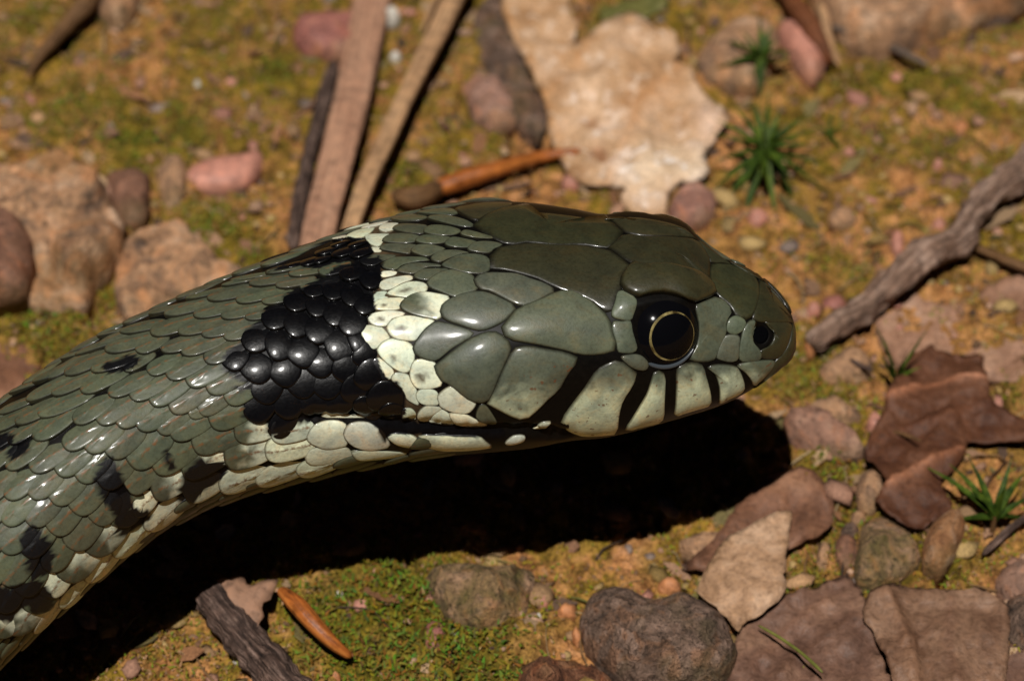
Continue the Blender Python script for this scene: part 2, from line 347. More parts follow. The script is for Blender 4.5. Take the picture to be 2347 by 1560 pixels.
MOUTH = crom(tile('N', [(560, 1302), (760, 1300), (940, 1312), (1150, 1335), (1400, 1362), (1640, 1376), (1850, 1375), (1990, 1400)]), 34, closed=False)
disp = np.zeros((NS, NA))
for (x, y, amp, sg) in BUMPS + [(m[0], m[1], -.045, .032) for m in MOUTH]:
    P = hit(B0, x, y)
    if P is None: continue
    i, j = near_idx(P)
    for (ii, jj) in ((i, j), mirror(i, j)):
        d2 = ((G - G[ii, jj]) ** 2).sum(2); g = amp * np.exp(-d2 / (2 * sg * sg))
        if sg == .032: disp = np.minimum(disp, g)
        else: disp = disp + g
G2 = G + NRM * disp[..., None]
BT = bvh(G2); NRM2 = normals(G2); FLAT = G2.reshape(-1, 3)
def surf(P):
    """nearest skin point and its smooth normal"""
    loc, nn, fi, d = BT.find_nearest(Vector(P)); i, j = divmod(fi, NA)
    loc = np.array(loc); ww = []; ns = []
    for (a, b) in ((i, j), (i + 1, j), (i + 1, (j + 1) % NA), (i, (j + 1) % NA)):
        dd = np.linalg.norm(G2[a, b] - loc) + 1e-5; ww.append(1 / dd); ns.append(NRM2[a, b])
    n = (np.array(ww)[:, None] * np.array(ns)).sum(0); n /= np.linalg.norm(n)
    return loc, n
def shit(x, y):
    P = hit(BT, x, y)
    if P is None:
        P, n = surf(px(x, y, 0.1)); return P, n
    return P, surf(P)[1]

BLACKS = [tile('L', [(940, -40), (1010, -30), (1060, 80), (1090, 180), (1170, 300), (1180, 430), (1330, 445), (1310, 510), (1150, 600), (1060, 650), (1040, 520), (1020, 400), (960, 370), (930, 300), (860, 200), (880, 80)]),
 tile('K', [(640, 1240), (700, 1270), (850, 1270), (830, 1340), (770, 1400), (640, 1480), (560, 1580), (440, 1580), (470, 1360), (560, 1280)]),
 tile('L', [(270, 580), (330, 590), (430, 700), (470, 820), (430, 960), (350, 1000), (240, 960), (260, 860), (200, 790), (210, 680)]),
 tile('L', [(-40, 1130), (160, 1110), (320, 1060), (400, 1100), (470, 1220), (450, 1290), (300, 1340), (250, 1230), (110, 1390), (-40, 1390)]),
 tile('J', [(930, 375), (1130, 305), (1190, 310), (1240, 340), (1100, 410), (930, 425)]),
 tile('J', [(-40, 1010), (100, 1000), (90, 1090), (-40, 1130)]), tile('J', [(180, 1070), (280, 1030), (210, 1150), (80, 1215), (120, 1110)]),
 tile('N', [(700, 440), (930, 385), (935, 450), (890, 600), (890, 680), (800, 790), (830, 870), (900, 940), (960, 1080), (1040, 1110), (1075, 1200), (1060, 1290), (930, 1275), (850, 1260), (770, 1270), (700, 1230), (620, 1220), (560, 1300), (450, 1320), (370, 1385), (300, 1390), (320, 1340), (160, 1300), (170, 1230), (220, 1190), (170, 1100), (20, 1010), (60, 920), (140, 880), (170, 790), (260, 740), (280, 680), (390, 640), (400, 590), (500, 560), (560, 530)]),
 tile('N', [(180, 480), (450, 385), (600, 305), (660, 285), (760, 272), (850, 285), (885, 350), (860, 378), (740, 385), (640, 400), (560, 432), (480, 410), (300, 440)]),
 tile('N', [(840, 1290), (1000, 1300), (1150, 1330), (1420, 1365), (1640, 1365), (1640, 1395), (1600, 1450), (1520, 1400), (1300, 1392), (1140, 1388), (1000, 1375), (960, 1420), (920, 1350)]),
 tile('K', [(300, 1140), (320, 1140), (380, 1280), (380, 1310), (350, 1300)]), tile('K', [(935, 555), (1005, 580), (995, 610), (960, 590)])]
def topx(P):
    d = P - CAM; k = DIST / (-(d @ BACK)); return np.stack([CX + (d @ RGT) * k * PXC, CY - (d @ UPV) * k * PXC], -1)
def black_mask(P):
    """P: n,3 points on the near side"""
    q = topx(P); nn = np.c_[q / 22.0, np.zeros(len(q))]
    q = q + 4.0 * np.stack([fbm(nn, 1, 3, 5), fbm(nn, 1, 3, 6)], 1)
    r = np.zeros(len(q), bool)
    for b in BLACKS:
        for dx, dy in ((0, 0), (6, 0), (-6, 0), (0, 6), (0, -6)): r |= inpoly(q + (dx, dy), b)
    return r
# skin colour: dark between dorsal scales, cream under the chin and belly
aa = np.array(S[:, 5])[:, None] * 0 + np.sin(th)[None, :]
belly = sm(-aa, 0.62, 0.74)
headf = sm(np.arange(NS)[:, None] / NS, 0, 1)
dark = np.array([0.0045, 0.004, 0.0035]); cream = np.array([0.42, 0.42, 0.30])
P2 = G2.reshape(-1, 3); q2 = topx(P2)
lateral = sm(q2[:, 0], 900, 840) * sm(q2[:, 1] - np.interp(q2[:, 0], [0, 160, 300, 450, 700, 900], [1330, 1230, 1130, 1000, 940, 920]), 0, 30) * 0
skc = dark[None] * (1 - belly.reshape(-1, 1)) + cream[None] * belly.reshape(-1, 1)
collar = np.exp(-(((q2[:, 0] - np.interp(q2[:, 1], [500, 700, 800, 950, 1010], [850, 890, 870, 935, 960])) / 45) ** 2)) * (1 - belly.reshape(-1))
skc = skc + collar[:, None] * np.array([0.08, 0.055, 0.03])
skc = np.where(black_mask(P2)[:, None], np.array([0.003, 0.003, 0.004]), skc)
snake_base = surf(px(300, 1290, 0))[0]
SN = empty('grass_snake', (AX[200][0], AX[200][1], 0), label='olive grey snake with black and cream collar, head raised and facing right', category='snake')
base_loc = np.array(SN.location)
def child(name, V, F, mat, **kw):
    V = np.asarray(V); org = V.mean(0)
    o = mk(name, V, F, mat, parent=SN, origin=org, **kw); o.location = [float(v) for v in (org - base_loc)]; return o
caps = []
vv = P2.tolist(); k0 = len(vv); vv.append(tuple(G2[0].mean(0) + (G2[0].mean(0) - G2[6].mean(0)) * 0.06)); vv.append(tuple(G2[-1].mean(0)))
ff = QF.tolist() + [[k0, j, (j + 1) % NA] for j in range(NA)] + [[k0 + 1, (NS - 1) * NA + (j + 1) % NA, (NS - 1) * NA + j] for j in range(NA)]
me = bpy.data.meshes.new('body'); me.from_pydata(vv, [], ff); me.materials.append(M_SKIN)
me.polygons.foreach_set('use_smooth', np.ones(len(me.polygons), bool))
a = me.attributes.new('Col', 'FLOAT_COLOR', 'POINT'); cc = np.vstack([np.c_[skc, np.ones(len(skc))], [[.02, .02, .02, 1]] * 2]); a.data.foreach_set('color', cc.astype(np.float32).ravel())
body = bpy.data.objects.new('body', me); COL.objects.link(body); body.parent = SN; body.location = [float(-v) for v in base_loc]

# ---- scales
COLS = {'g': (0.094, 0.106, 0.068), 'c': (0.74, 0.79, 0.62), 'k': (0.003, 0.003, 0.004), 'm': None, 't': (0.038, 0.038, 0.018), 's': (0.108, 0.124, 0.086), 'l': None, 'x': None}
RINGS = [0.0, .35, .62, .80, .90, .955, .985, 1.0]; NR = 28
STUFFV, STUFFF, STUFFC, STUFFL = [], [], [], []; CENT = []
def param_mirror(P, h, facing=False):
    loc, nn, fi, d = BT.find_nearest(Vector(P)); i, j = divmod(fi, NA)
    # local coordinates in the cell, mirrored across the crown line
    a, b, d_ = G2[i, j], G2[i + 1, j], G2[i, (j + 1) % NA]
    du = b - a; dv = d_ - a; r = np.array(loc) - a; fu = float(r @ du / (du @ du + 1e-12)); fv = float(r @ dv / (dv @ dv + 1e-12))
    jm = (NA / 2 - (j + fv)) % NA; j0 = int(jm) % NA; f = jm - int(jm); i1 = min(i + 1, NS - 1); j1 = (j0 + 1) % NA
    Q = (G2[i, j0] * (1 - f) + G2[i, j1] * f) * (1 - fu) + (G2[i1, j0] * (1 - f) + G2[i1, j1] * f) * fu
    n = NRM2[i, j0]
    return float(n @ BACK) if facing else Q + n * h
def build_scale(name, outline3, D, colf, mat, H, lift, edge, keel=0.0, sink=-0.02, mirror_it=True, dome_pow=2.0, alpha=0.0, up=0.0, lat=0.0):
    """outline3: closed curve of NR points on the skin; D: unit vector towards the tail"""
    C = outline3.mean(0); Cs, Cn = surf(C)
    Dt = D - Cn * (D @ Cn); Dt /= np.linalg.norm(Dt) + 1e-9; Sd = np.cross(Cn, Dt)
    rel = outline3 - C; U = rel @ Dt; Vv = rel @ Sd; um = np.abs(U).max() + 1e-6; vm = np.abs(Vv).max() + 1e-6
    sg = -1.0 if Sd @ UPV > 0 else 1.0
    V = []; LOCS = []; HH = []; idx = []
    for ri, r in enumerate(RINGS):
        pts = [Cs] if r == 0 else [C + (o - C) * r for o in outline3]
        row = []
        for k, p in enumerate(pts):
            s, n = surf(p)
            u = 0 if r == 0 else U[k] * r / um; v = 0 if r == 0 else Vv[k] * r / vm
            h = up + H * (1 - r ** dome_pow) + edge * (1 - r ** 32) + lift * (((u + 1) / 2) ** 1.3 - 0.25) + lat * v * sg + keel * math.exp(-(v / 0.09) ** 2) * (1 - r ** 4)
            row.append(len(V)); V.append(s + n * h); LOCS.append((u, v, r)); HH.append((s, h))
        idx.append(row)
    row = []
    for k, o in enumerate(outline3):
        s, n = surf(o); row.append(len(V)); V.append(s + n * sink); LOCS.append((U[k] / um, Vv[k] / vm, 1.0)); HH.append((s, sink))
    idx.append(row)
    F = [[idx[0][0], idx[1][k], idx[1][(k + 1) % NR]] for k in range(NR)]
    for a in range(1, len(idx) - 1):
        for k in range(NR): F.append([idx[a][k], idx[a + 1][k], idx[a + 1][(k + 1) % NR], idx[a][(k + 1) % NR]])
    V = np.array(V); L = np.array(LOCS)
    # faces must look outwards
    f = F[0]; nn = np.cross(V[f[1]] - V[f[0]], V[f[2]] - V[f[0]])
    if nn @ Cn < 0: F = [g[::-1] for g in F]
    col = colf(V, L); col = np.c_[col, alpha * (col.max(1) > .02)]
    CENT.append(Cs); child(name, V, F, mat, col=col, loc=L)
    if mirror_it and param_mirror(Cs, 0.0, True) < -0.05:
        b = sum(len(x) for x in STUFFV)
        STUFFV.append(np.array([param_mirror(s, h) for s, h in HH])); STUFFF.extend([[b + q for q in g[::-1]] for g in F]); STUFFC.append(col); STUFFL.append(L)
def flow(x, y):
    xs = [0, 200, 400, 560, 700, 900, 1100, 1900]
    a0 = np.interp(x, xs, [32, 26, 20, 17, 18, 20, 12, 5])     # near the back
    a1 = np.interp(x, xs, [62, 52, 42, 36, 30, 25, 15, 5])     # near the belly
    top = np.interp(x, S[::-1, 0], S[::-1, 1]); bot = np.interp(x, S[::-1, 2], S[::-1, 3])
    f = np.clip((y - top) / (bot - top), 0, 1); a = math.radians(a0 + (a1 - a0) * f)
    return -math.cos(a), math.sin(a)
def dvec(x, y):
    fx, fy = flow(x, y); P0, n = shit(x, y); P1, _ = shit(x + fx * 12, y + fy * 12); d = P1 - P0; return d / (np.linalg.norm(d) + 1e-9)
def jit(c, amt=0.12):
    k = 1 + random.uniform(-amt, amt); return np.array(c) * k * (1 + np.array([random.uniform(-.04, .04) for _ in range(3)]))
def colfn(code, dirv=None):
    base = {'m': COLS['g'], 'l': COLS['s'], 'x': COLS['c']}.get(code, COLS.get(code)); b = jit(base if base else COLS['g'])
    cr = np.array(COLS['c'])
    def f(V, L):
        q = topx(V); col = np.tile(b, (len(V), 1))
        nn = fbm(np.c_[q / 18.0, np.zeros(len(q))], 1, 3, 77)
        if code == 'm':      # grey tip, cream root
            k = sm(L[:, 0] + 0.5 * nn, 0.35, -0.35)[:, None]; col = col * (1 - k) + cr * k
        if code == 'l':      # lip shields: grey green above, cream towards the mouth
            vq = (q[:, 1] - np.interp(q[:, 0], [1100, 1300, 1500, 1780], [890, 900, 865, 840])) / 70.0
            k = np.clip(sm(vq + 0.6 * nn, -0.3, 1.0), 0, 1)[:, None]; col = col * (1 - k) + np.array([0.64, 0.71, 0.50]) * k
        if code == 'x':      # cream with a dusky smudge near the tip
            k = sm(np.hypot(L[:, 0] - 0.35, L[:, 1]) + 0.35 * nn, 0.36, 0.08)[:, None]; col = col * (1 - k) + np.array([0.17, 0.15, 0.10]) * k
        bm = black_mask(V)
        return np.where(bm[:, None], np.array(COLS['k']), col)
    return f
def shield(name, tl, pts, code, H=0.008, edge=0.009, lift=0.0, mat=None, shrink=-4.0, label=None, up=0.0, mir=True, dp=2.0):
    P = tile(tl, pts); Q = crom(P, NR); c = Q.mean(0)
    r = Q - c; d = np.linalg.norm(r, axis=1, keepdims=True); Q = c + r * np.clip(d - shrink, d * 0.8, d * 1.12) / d
    o3 = np.array([shit(*p)[0] for p in Q]); D = dvec(*c)
    build_scale(name, o3, D, colfn(code), mat or M_SHIELD, H, lift, edge, mirror_it=mir, up=up, dome_pow=dp)

HS = 'head_shield'
shield(HS, 'H', [(-35, 195), (-10, 160), (40, 130), (110, 102), (200, 84), (330, 68), (480, 70), (600, 90), (700, 120), (745, 160), (790, 200), (828, 238), (810, 268), (770, 300), (735, 322), (650, 312), (570, 300), (480, 305), (380, 295), (290, 285), (200, 300), (110, 283), (60, 250), (0, 220)], 't', mir=False)
shield(HS, 'H', [(62, 370), (75, 345), (110, 322), (200, 306), (290, 298), (380, 306), (480, 316), (570, 312), (650, 324), (735, 335), (790, 365), (830, 395), (866, 432), (832, 468), (806, 505), (815, 555), (795, 585), (772, 640), (760, 690), (743, 708), (690, 662), (600, 607), (500, 567), (420, 537), (380, 512), (300, 487), (200, 462), (120, 448), (66, 448), (60, 400)], 't', mir=False)
shield(HS, 'H', [(740, 325), (775, 295), (835, 248), (930, 262), (1060, 268), (1180, 272), (1245, 285), (1300, 345), (1325, 400), (1318, 470), (1322, 520), (1270, 480), (1180, 444), (1060, 422), (940, 423), (880, 408), (830, 383), (790, 350)], 't', mir=False)
shield(HS, 'H', [(712, 125), (760, 108), (880, 104), (1000, 124), (1100, 150), (1200, 200), (1260, 252), (1240, 268), (1100, 256), (950, 248), (860, 236), (830, 222), (780, 180)], 't', mir=False)
shield('brow_shield', 'H', [(875, 428), (940, 442), (1060, 440), (1180, 464), (1270, 500), (1330, 550), (1352, 582), (1335, 602), (1290, 616), (1220, 630), (1170, 612), (1100, 590), (1030, 583), (960, 598), (905, 610), (870, 590), (830, 570), (814, 540), (818, 505), (842, 465)], 't', H=0.02, edge=0.03, up=0.012)
shield(HS, 'H', [(1335, 422), (1400, 420), (1500, 440), (1585, 500), (1602, 580), (1588, 660), (1560, 716), (1515, 730), (1470, 703), (1445, 650), (1400, 608), (1360, 568), (1335, 530), (1328, 470)], 't', mir=False)
shield(HS, 'H', [(1255, 282), (1330, 310), (1430, 350), (1525, 400), (1590, 478), (1500, 430), (1400, 410), (1337, 406), (1320, 370), (1292, 325)], 't', mir=False)
shield(HS, 'H', [(1614, 512), (1680, 545), (1740, 600), (1788, 670), (1810, 742), (1740, 748), (1660, 746), (1590, 738), (1574, 718), (1592, 670), (1608, 600)], 't', mir=False)
shield(HS, 'H', [(1535, 385), (1600, 420), (1680, 490), (1745, 570), (1785, 645), (1740, 588), (1680, 533), (1615, 495), (1590, 468)], 't', mir=False)
shield('snout_shield', 'H', [(1792, 762), (1822, 765), (1828, 830), (1811, 890), (1778, 960), (1720, 1040), (1655, 1098), (1592, 1140), (1612, 1090), (1662, 1020), (1707, 965), (1742, 930), (1772, 880), (1787, 820)], 't', mir=False)
shield(HS, 'H', [(1575, 742), (1590, 752), (1568, 790), (1562, 850), (1590, 895), (1610, 910), (1612, 958), (1560, 970), (1502, 965), (1497, 900), (1510, 830), (1522, 790), (1548, 752)], 's', H=.008)
shield(HS, 'H', [(1640, 757), (1740, 757), (1785, 765), (1780, 820), (1765, 880), (1735, 930), (1700, 955), (1622, 950), (1618, 905), (1655, 893), (1690, 850), (1690, 800), (1668, 775)], 't', H=.008)
shield(HS, 'H', [(1440, 732), (1475, 717), (1518, 737), (1528, 765), (1510, 798), (1470, 818), (1430, 803), (1424, 770)], 's')
shield(HS, 'H', [(1417, 832), (1470, 827), (1493, 842), (1490, 900), (1483, 958), (1440, 973), (1377, 958), (1368, 940), (1387, 880)], 's')
shield(HS, 'H', [(1250, 652), (1310, 627), (1360, 612), (1418, 642), (1447, 690), (1430, 722), (1413, 760), (1415, 810), (1398, 850), (1378, 890), (1353, 958), (1290, 973), (1230, 968), (1212, 948), (1242, 900), (1262, 840), (1264, 760), (1248, 690)], 's')
shield(HS, 'H', [(800, 582), (850, 582), (886, 612), (900, 640), (882, 700), (866, 733), (820, 733), (772, 718), (764, 690), (782, 640)], 's')
shield(HS, 'H', [(772, 752), (820, 752), (864, 748), (874, 800), (888, 850), (900, 898), (878, 920), (830, 922), (797, 912), (787, 860), (767, 800)], 's')
shield(HS, 'H', [(818, 952), (860, 938), (918, 940), (960, 976), (962, 1008), (938, 1024), (890, 1016), (847, 988)], 's', H=.02)
shield(HS, 'H', [(130, 780), (160, 745), (210, 682), (280, 650), (360, 620), (440, 582), (530, 572), (620, 615), (698, 682), (743, 732), (758, 790), (778, 850), (783, 903), (720, 928), (640, 936), (560, 928), (480, 903), (380, 883), (290, 868), (210, 858), (160, 838), (127, 810)], 's', H=.02, lift=.010)
shield(HS, 'N', [(1480, 512), (1502, 487), (1560, 472), (1650, 475), (1720, 480), (1790, 502), (1880, 528), (1942, 570), (1890, 600), (1820, 635), (1760, 653), (1710, 640), (1630, 600), (1570, 575), (1510, 562)], 's', H=.012, lift=.010)
shield(HS, 'N', [(1287, 690), (1302, 650), (1360, 612), (1440, 587), (1530, 582), (1620, 612), (1710, 660), (1690, 700), (1640, 745), (1560, 783), (1500, 793), (1400, 765), (1312, 735)], 's', H=.012, lift=.010)
shield(HS, 'N', [(1252, 1000), (1302, 962), (1380, 902), (1470, 842), (1560, 808), (1620, 818), (1678, 870), (1683, 920), (1648, 990), (1608, 1080), (1578, 1158), (1550, 1200), (1500, 1207), (1430, 1178), (1350, 1110), (1290, 1080), (1264, 1040)], 's', H=.032, lift=.010)
LS = 'lip_shield'
shield(LS, 'H', [(172, 935), (212, 892), (300, 888), (380, 903), (480, 918), (555, 946), (572, 966), (530, 1020), (490, 1080), (458, 1138), (400, 1188), (350, 1238), (290, 1293), (250, 1312), (190, 1298), (110, 1258), (48, 1223), (42, 1208), (82, 1140), (112, 1060), (142, 1000)], 'l', H=.022, shrink=-1.0, mat=M_LIP)
shield(LS, 'H', [(735, 988), (780, 970), (820, 977), (868, 1012), (902, 1037), (902, 1070), (878, 1120), (838, 1180), (812, 1240), (798, 1330), (790, 1385), (720, 1398), (620, 1405), (560, 1398), (492, 1360), (467, 1333), (482, 1290), (532, 1220), (602, 1130), (652, 1050), (692, 1010)], 'l', H=.022, shrink=-1.0, mat=M_LIP)
shield(LS, 'H', [(1000, 1042), (1040, 1030), (1068, 1060), (1068, 1130), (1063, 1220), (1062, 1280), (1040, 1320), (950, 1345), (838, 1370), (872, 1310), (922, 1230), (962, 1160), (987, 1080)], 'l', H=.02, shrink=-1.0, mat=M_LIP)
shield(LS, 'H', [(1135, 1022), (1180, 988), (1250, 982), (1288, 1002), (1298, 1040), (1318, 1110), (1333, 1180), (1325, 1225), (1240, 1252), (1150, 1280), (1116, 1288), (1127, 1230), (1132, 1130)], 'l', H=.02, shrink=-1.0, mat=M_LIP)
shield(LS, 'H', [(1312, 1012), (1370, 992), (1470, 1002), (1498, 1030), (1518, 1080), (1526, 1128), (1495, 1160), (1430, 1190), (1376, 1215), (1382, 1180), (1377, 1110), (1352, 1050)], 'l', H=.02, shrink=-1.0, mat=M_LIP)
shield(LS, 'H', [(1482, 1000), (1540, 977), (1620, 967), (1696, 967), (1686, 1010), (1645, 1055), (1595, 1100), (1577, 1115), (1560, 1078), (1530, 1040)], 'l', H=.015, shrink=-1.0, mat=M_LIP)
for code, pts in [('c', [(1152, 1400), (1300, 1394), (1500, 1400), (1560, 1442), (1590, 1465), (1500, 1480), (1350, 1490), (1230, 1480), (1180, 1450)]), ('c', [(972, 1402), (1040, 1380), (1120, 1394), (1160, 1430), (1150, 1462), (1100, 1470), (1030, 1455), (990, 1430)]), ('c', [(1650, 1445), (1700, 1400), (1765, 1398), (1765, 1430), (1690, 1452)]), ('c', [(1810, 1360), (1860, 1325), (1918, 1318), (1905, 1340), (1860, 1362)])]:
    shield('lower_lip_scale', 'N', pts, code, H=.012, shrink=.3)
# collar, temple and nape scales
NECK = [
 ('c', [(515, 1400), (550, 1350), (620, 1322), (700, 1322), (740, 1347), (722, 1400), (745, 1450), (700, 1465), (620, 1470), (560, 1450), (525, 1430)]), ('c', [(727, 1390), (762, 1337), (840, 1327), (918, 1352), (968, 1410), (985, 1465), (900, 1478), (820, 1468), (760, 1438)]),
 ('c', [(505, 1522), (540, 1475), (640, 1472), (730, 1470), (768, 1500), (770, 1540), (640, 1560), (535, 1560)]), ('c', [(772, 1492), (850, 1484), (960, 1492), (1080, 1502), (1080, 1515), (960, 1530), (820, 1535), (790, 1520)]),
 ('c', [(600, 1290), (640, 1218), (700, 1232), (760, 1272), (850, 1277), (925, 1282), (920, 1295), (860, 1298), (700, 1298)]), ('c', [(1062, 1288), (1067, 1252), (1110, 1247), (1138, 1275), (1133, 1306), (1080, 1303)]), ('c', [(1157, 1270), (1200, 1233), (1260, 1238), (1288, 1247), (1230, 1290), (1215, 1312), (1167, 1308)]),
 ('c', [(1227, 1300), (1288, 1254), (1323, 1272), (1357, 1320), (1338, 1336), (1240, 1326)]), ('c', [(1337, 1273), (1420, 1279), (1488, 1312), (1550, 1345), (1450, 1350), (1372, 1323)]), ('c', [(1272, 1170), (1340, 1124), (1400, 1152), (1475, 1207), (1480, 1230), (1438, 1270), (1360, 1261), (1290, 1231), (1277, 1200)]),
 ('c', [(1152, 1150), (1200, 1133), (1258, 1152), (1268, 1200), (1262, 1222), (1190, 1217), (1152, 1190)]), ('x', [(1112, 1030), (1132, 977), (1180, 967), (1248, 987), (1258, 1040), (1286, 1090), (1276, 1117), (1210, 1127), (1150, 1122), (1117, 1080)]), ('s', [(1512, 1232), (1545, 1233), (1586, 1290), (1602, 1328), (1550, 1325), (1492, 1290)]),
 ('s', [(1127, 900), (1152, 850), (1200, 792), (1260, 753), (1350, 768), (1440, 793), (1474, 820), (1418, 858), (1338, 903), (1268, 962), (1220, 967), (1150, 938)]), ('x', [(922, 910), (962, 862), (1030, 847), (1100, 872), (1123, 900), (1128, 960), (1108, 1020), (1070, 1037), (1010, 1007), (952, 958)]),
 ('c', [(892, 985), (920, 957), (970, 988), (1008, 1030), (998, 1067), (952, 1081), (932, 1040)]), ('c', [(1002, 1070), (1030, 1043), (1090, 1053), (1108, 1085), (1138, 1130), (1148, 1190), (1155, 1225), (1090, 1187), (1062, 1140), (1012, 1095)]),
 ('x', [(977, 785), (1012, 738), (1090, 718), (1180, 728), (1245, 742), (1188, 790), (1143, 848), (1080, 852), (1012, 838)]), ('c', [(812, 790), (860, 773), (930, 778), (968, 810), (986, 850), (930, 887), (890, 901), (852, 878), (832, 830)]), ('x', [(867, 730), (902, 703), (980, 688), (1060, 693), (1070, 710), (1000, 733), (968, 771), (900, 767)]),
 ('m', [(1052, 660), (1092, 612), (1160, 583), (1260, 588), (1336, 607), (1288, 650), (1276, 727), (1200, 722), (1102, 698)]), ('x', [(897, 650), (940, 623), (1010, 613), (1078, 617), (1048, 650), (1036, 677), (960, 682), (907, 677)]), ('c', [(892, 600), (930, 578), (973, 577), (958, 600), (980, 610), (930, 622), (902, 636)]),
 ('x', [(977, 590), (1042, 548), (1100, 523), (1178, 523), (1206, 550), (1178, 588), (1120, 607), (1040, 604)]), ('c', [(932, 540), (962, 513), (1030, 493), (1108, 483), (1116, 505), (1058, 528), (1000, 562), (952, 567)]), ('c', [(937, 470), (990, 458), (1028, 463), (1010, 483), (952, 497)]),
 ('s', [(1207, 530), (1242, 493), (1320, 458), (1420, 458), (1476, 492), (1472, 520), (1496, 560), (1440, 577), (1370, 601), (1292, 577), (1232, 557)]), ('g', [(1132, 490), (1182, 453), (1270, 443), (1328, 447), (1288, 473), (1230, 507), (1170, 507)]), ('g', [(1037, 460), (1082, 428), (1160, 413), (1268, 418), (1286, 430), (1200, 438), (1140, 472), (1080, 472)]),
 ('g', [(1292, 430), (1332, 398), (1400, 368), (1500, 363), (1557, 382), (1567, 438), (1528, 467), (1440, 465), (1370, 452)]), ('g', [(1232, 385), (1282, 348), (1370, 338), (1447, 351), (1400, 358), (1328, 388), (1288, 407), (1247, 402)]), ('g', [(942, 430), (1002, 388), (1090, 378), (1188, 378), (1216, 395), (1150, 403), (1068, 423), (1028, 452), (972, 447)]),
 ('g', [(822, 400), (872, 373), (950, 363), (1026, 367), (988, 385), (938, 408), (900, 427), (842, 422)]), ('g', [(1117, 345), (1152, 313), (1230, 308), (1306, 326), (1268, 345), (1210, 372), (1152, 362)]), ('g', [(937, 335), (972, 308), (1060, 303), (1146, 307), (1108, 340), (1098, 356), (1000, 347)]),
 ('g', [(1312, 300), (1352, 268), (1420, 273), (1496, 291), (1448, 318), (1390, 322), (1332, 317)]), ('g', [(1142, 290), (1182, 258), (1270, 253), (1346, 267), (1298, 293), (1220, 302)]), ('g', [(952, 290), (992, 253), (1080, 243), (1166, 257), (1128, 288), (1040, 297)]), ('g', [(1442, 335), (1482, 298), (1560, 288), (1636, 302), (1588, 328), (1558, 352), (1480, 347)]),
 ('g', [(1192, 240), (1222, 203), (1310, 198), (1396, 220), (1368, 243), (1290, 252)]), ('g', [(1402, 245), (1432, 228), (1500, 238), (1590, 264), (1500, 268), (1420, 258)]), ('g', [(1012, 220), (1052, 193), (1130, 188), (1206, 197), (1178, 238), (1080, 237)]), ('g', [(1212, 160), (1252, 143), (1340, 143), (1436, 167), (1474, 197), (1400, 198), (1310, 183)]),
 ('g', [(1002, 165), (1062, 143), (1150, 133), (1206, 146), (1160, 163), (1060, 173)]), ('t', [(1372, 105), (1440, 86), (1560, 66), (1700, 70), (1560, 127), (1500, 161), (1430, 142)]), ('g', [(1152, 130), (1230, 107), (1330, 96), (1386, 120), (1340, 133), (1250, 133)]),
 ('c', [(852, 265), (902, 248), (998, 248), (958, 280), (928, 317), (882, 307)]), ('c', [(742, 270), (802, 228), (896, 203), (878, 235), (830, 267)]), ('c', [(932, 220), (962, 188), (1036, 183), (1008, 223), (960, 237)]), ('c', [(832, 220), (882, 193), (980, 168), (928, 198)]), ('c', [(662, 282), (702, 262), (738, 252), (718, 280)]), ('c', [(872, 330), (930, 322), (938, 345), (900, 352)])]
for code, pts in NECK: shield('neck_scale', 'N', pts, code, H=.004, edge=.006, lift=.014, shrink=-3.2)

def flake(tl, tx, ty, rx, ry, w, code, lift=.022, dome=.005, keel=.006, name='scale', mat=None, ext=.28):
    (a, b) = tile(tl, [(tx, ty), (rx, ry)]); wpx = w / {'J': 3.9, 'K': 3.9, 'L': 3.9, 'M': 3.9, 'N': 2.516, 'S': 1}[tl] / PXC * 1.06
    Pt, nt = shit(*a); Pr, nr = shit(*b); C, n = surf((Pt + Pr) / 2)
    D = Pt - Pr; Ln = np.linalg.norm(D)
    if Ln > 2.2 * np.linalg.norm(a - b) / PXC: Ln = 2.2 * np.linalg.norm(a - b) / PXC
    D = D - n * (D @ n); D /= np.linalg.norm(D) + 1e-9; Sd = np.cross(n, D)
    ip = np.array([D @ RGT, D @ UPV]); ip /= np.linalg.norm(ip) + 1e-9; isd = np.array([Sd @ RGT, Sd @ UPV])
    perp = abs(isd[0] * ip[1] - isd[1] * ip[0]); hw = wpx / 2 / max(perp, .55)
    pts = []
    for k in range(NR):
        t = 2 * math.pi * k / NR; cu, cv = math.cos(t), math.sin(t)
        u = math.copysign(abs(cu) ** .78, cu); v = math.copysign(abs(cv) ** .78, cv)
        uu = u * (.5 if u > 0 else .5 + ext); vv_ = v * (1.0 - .10 * max(0, u) ** 2)
        pts.append(surf(C + D * (uu * Ln) + Sd * (vv_ * hw))[0])
    build_scale(name, np.array(pts), D, colfn(code), mat or M_SCALE, dome, lift, .007, keel=keel, alpha=1.0, lat=.009)
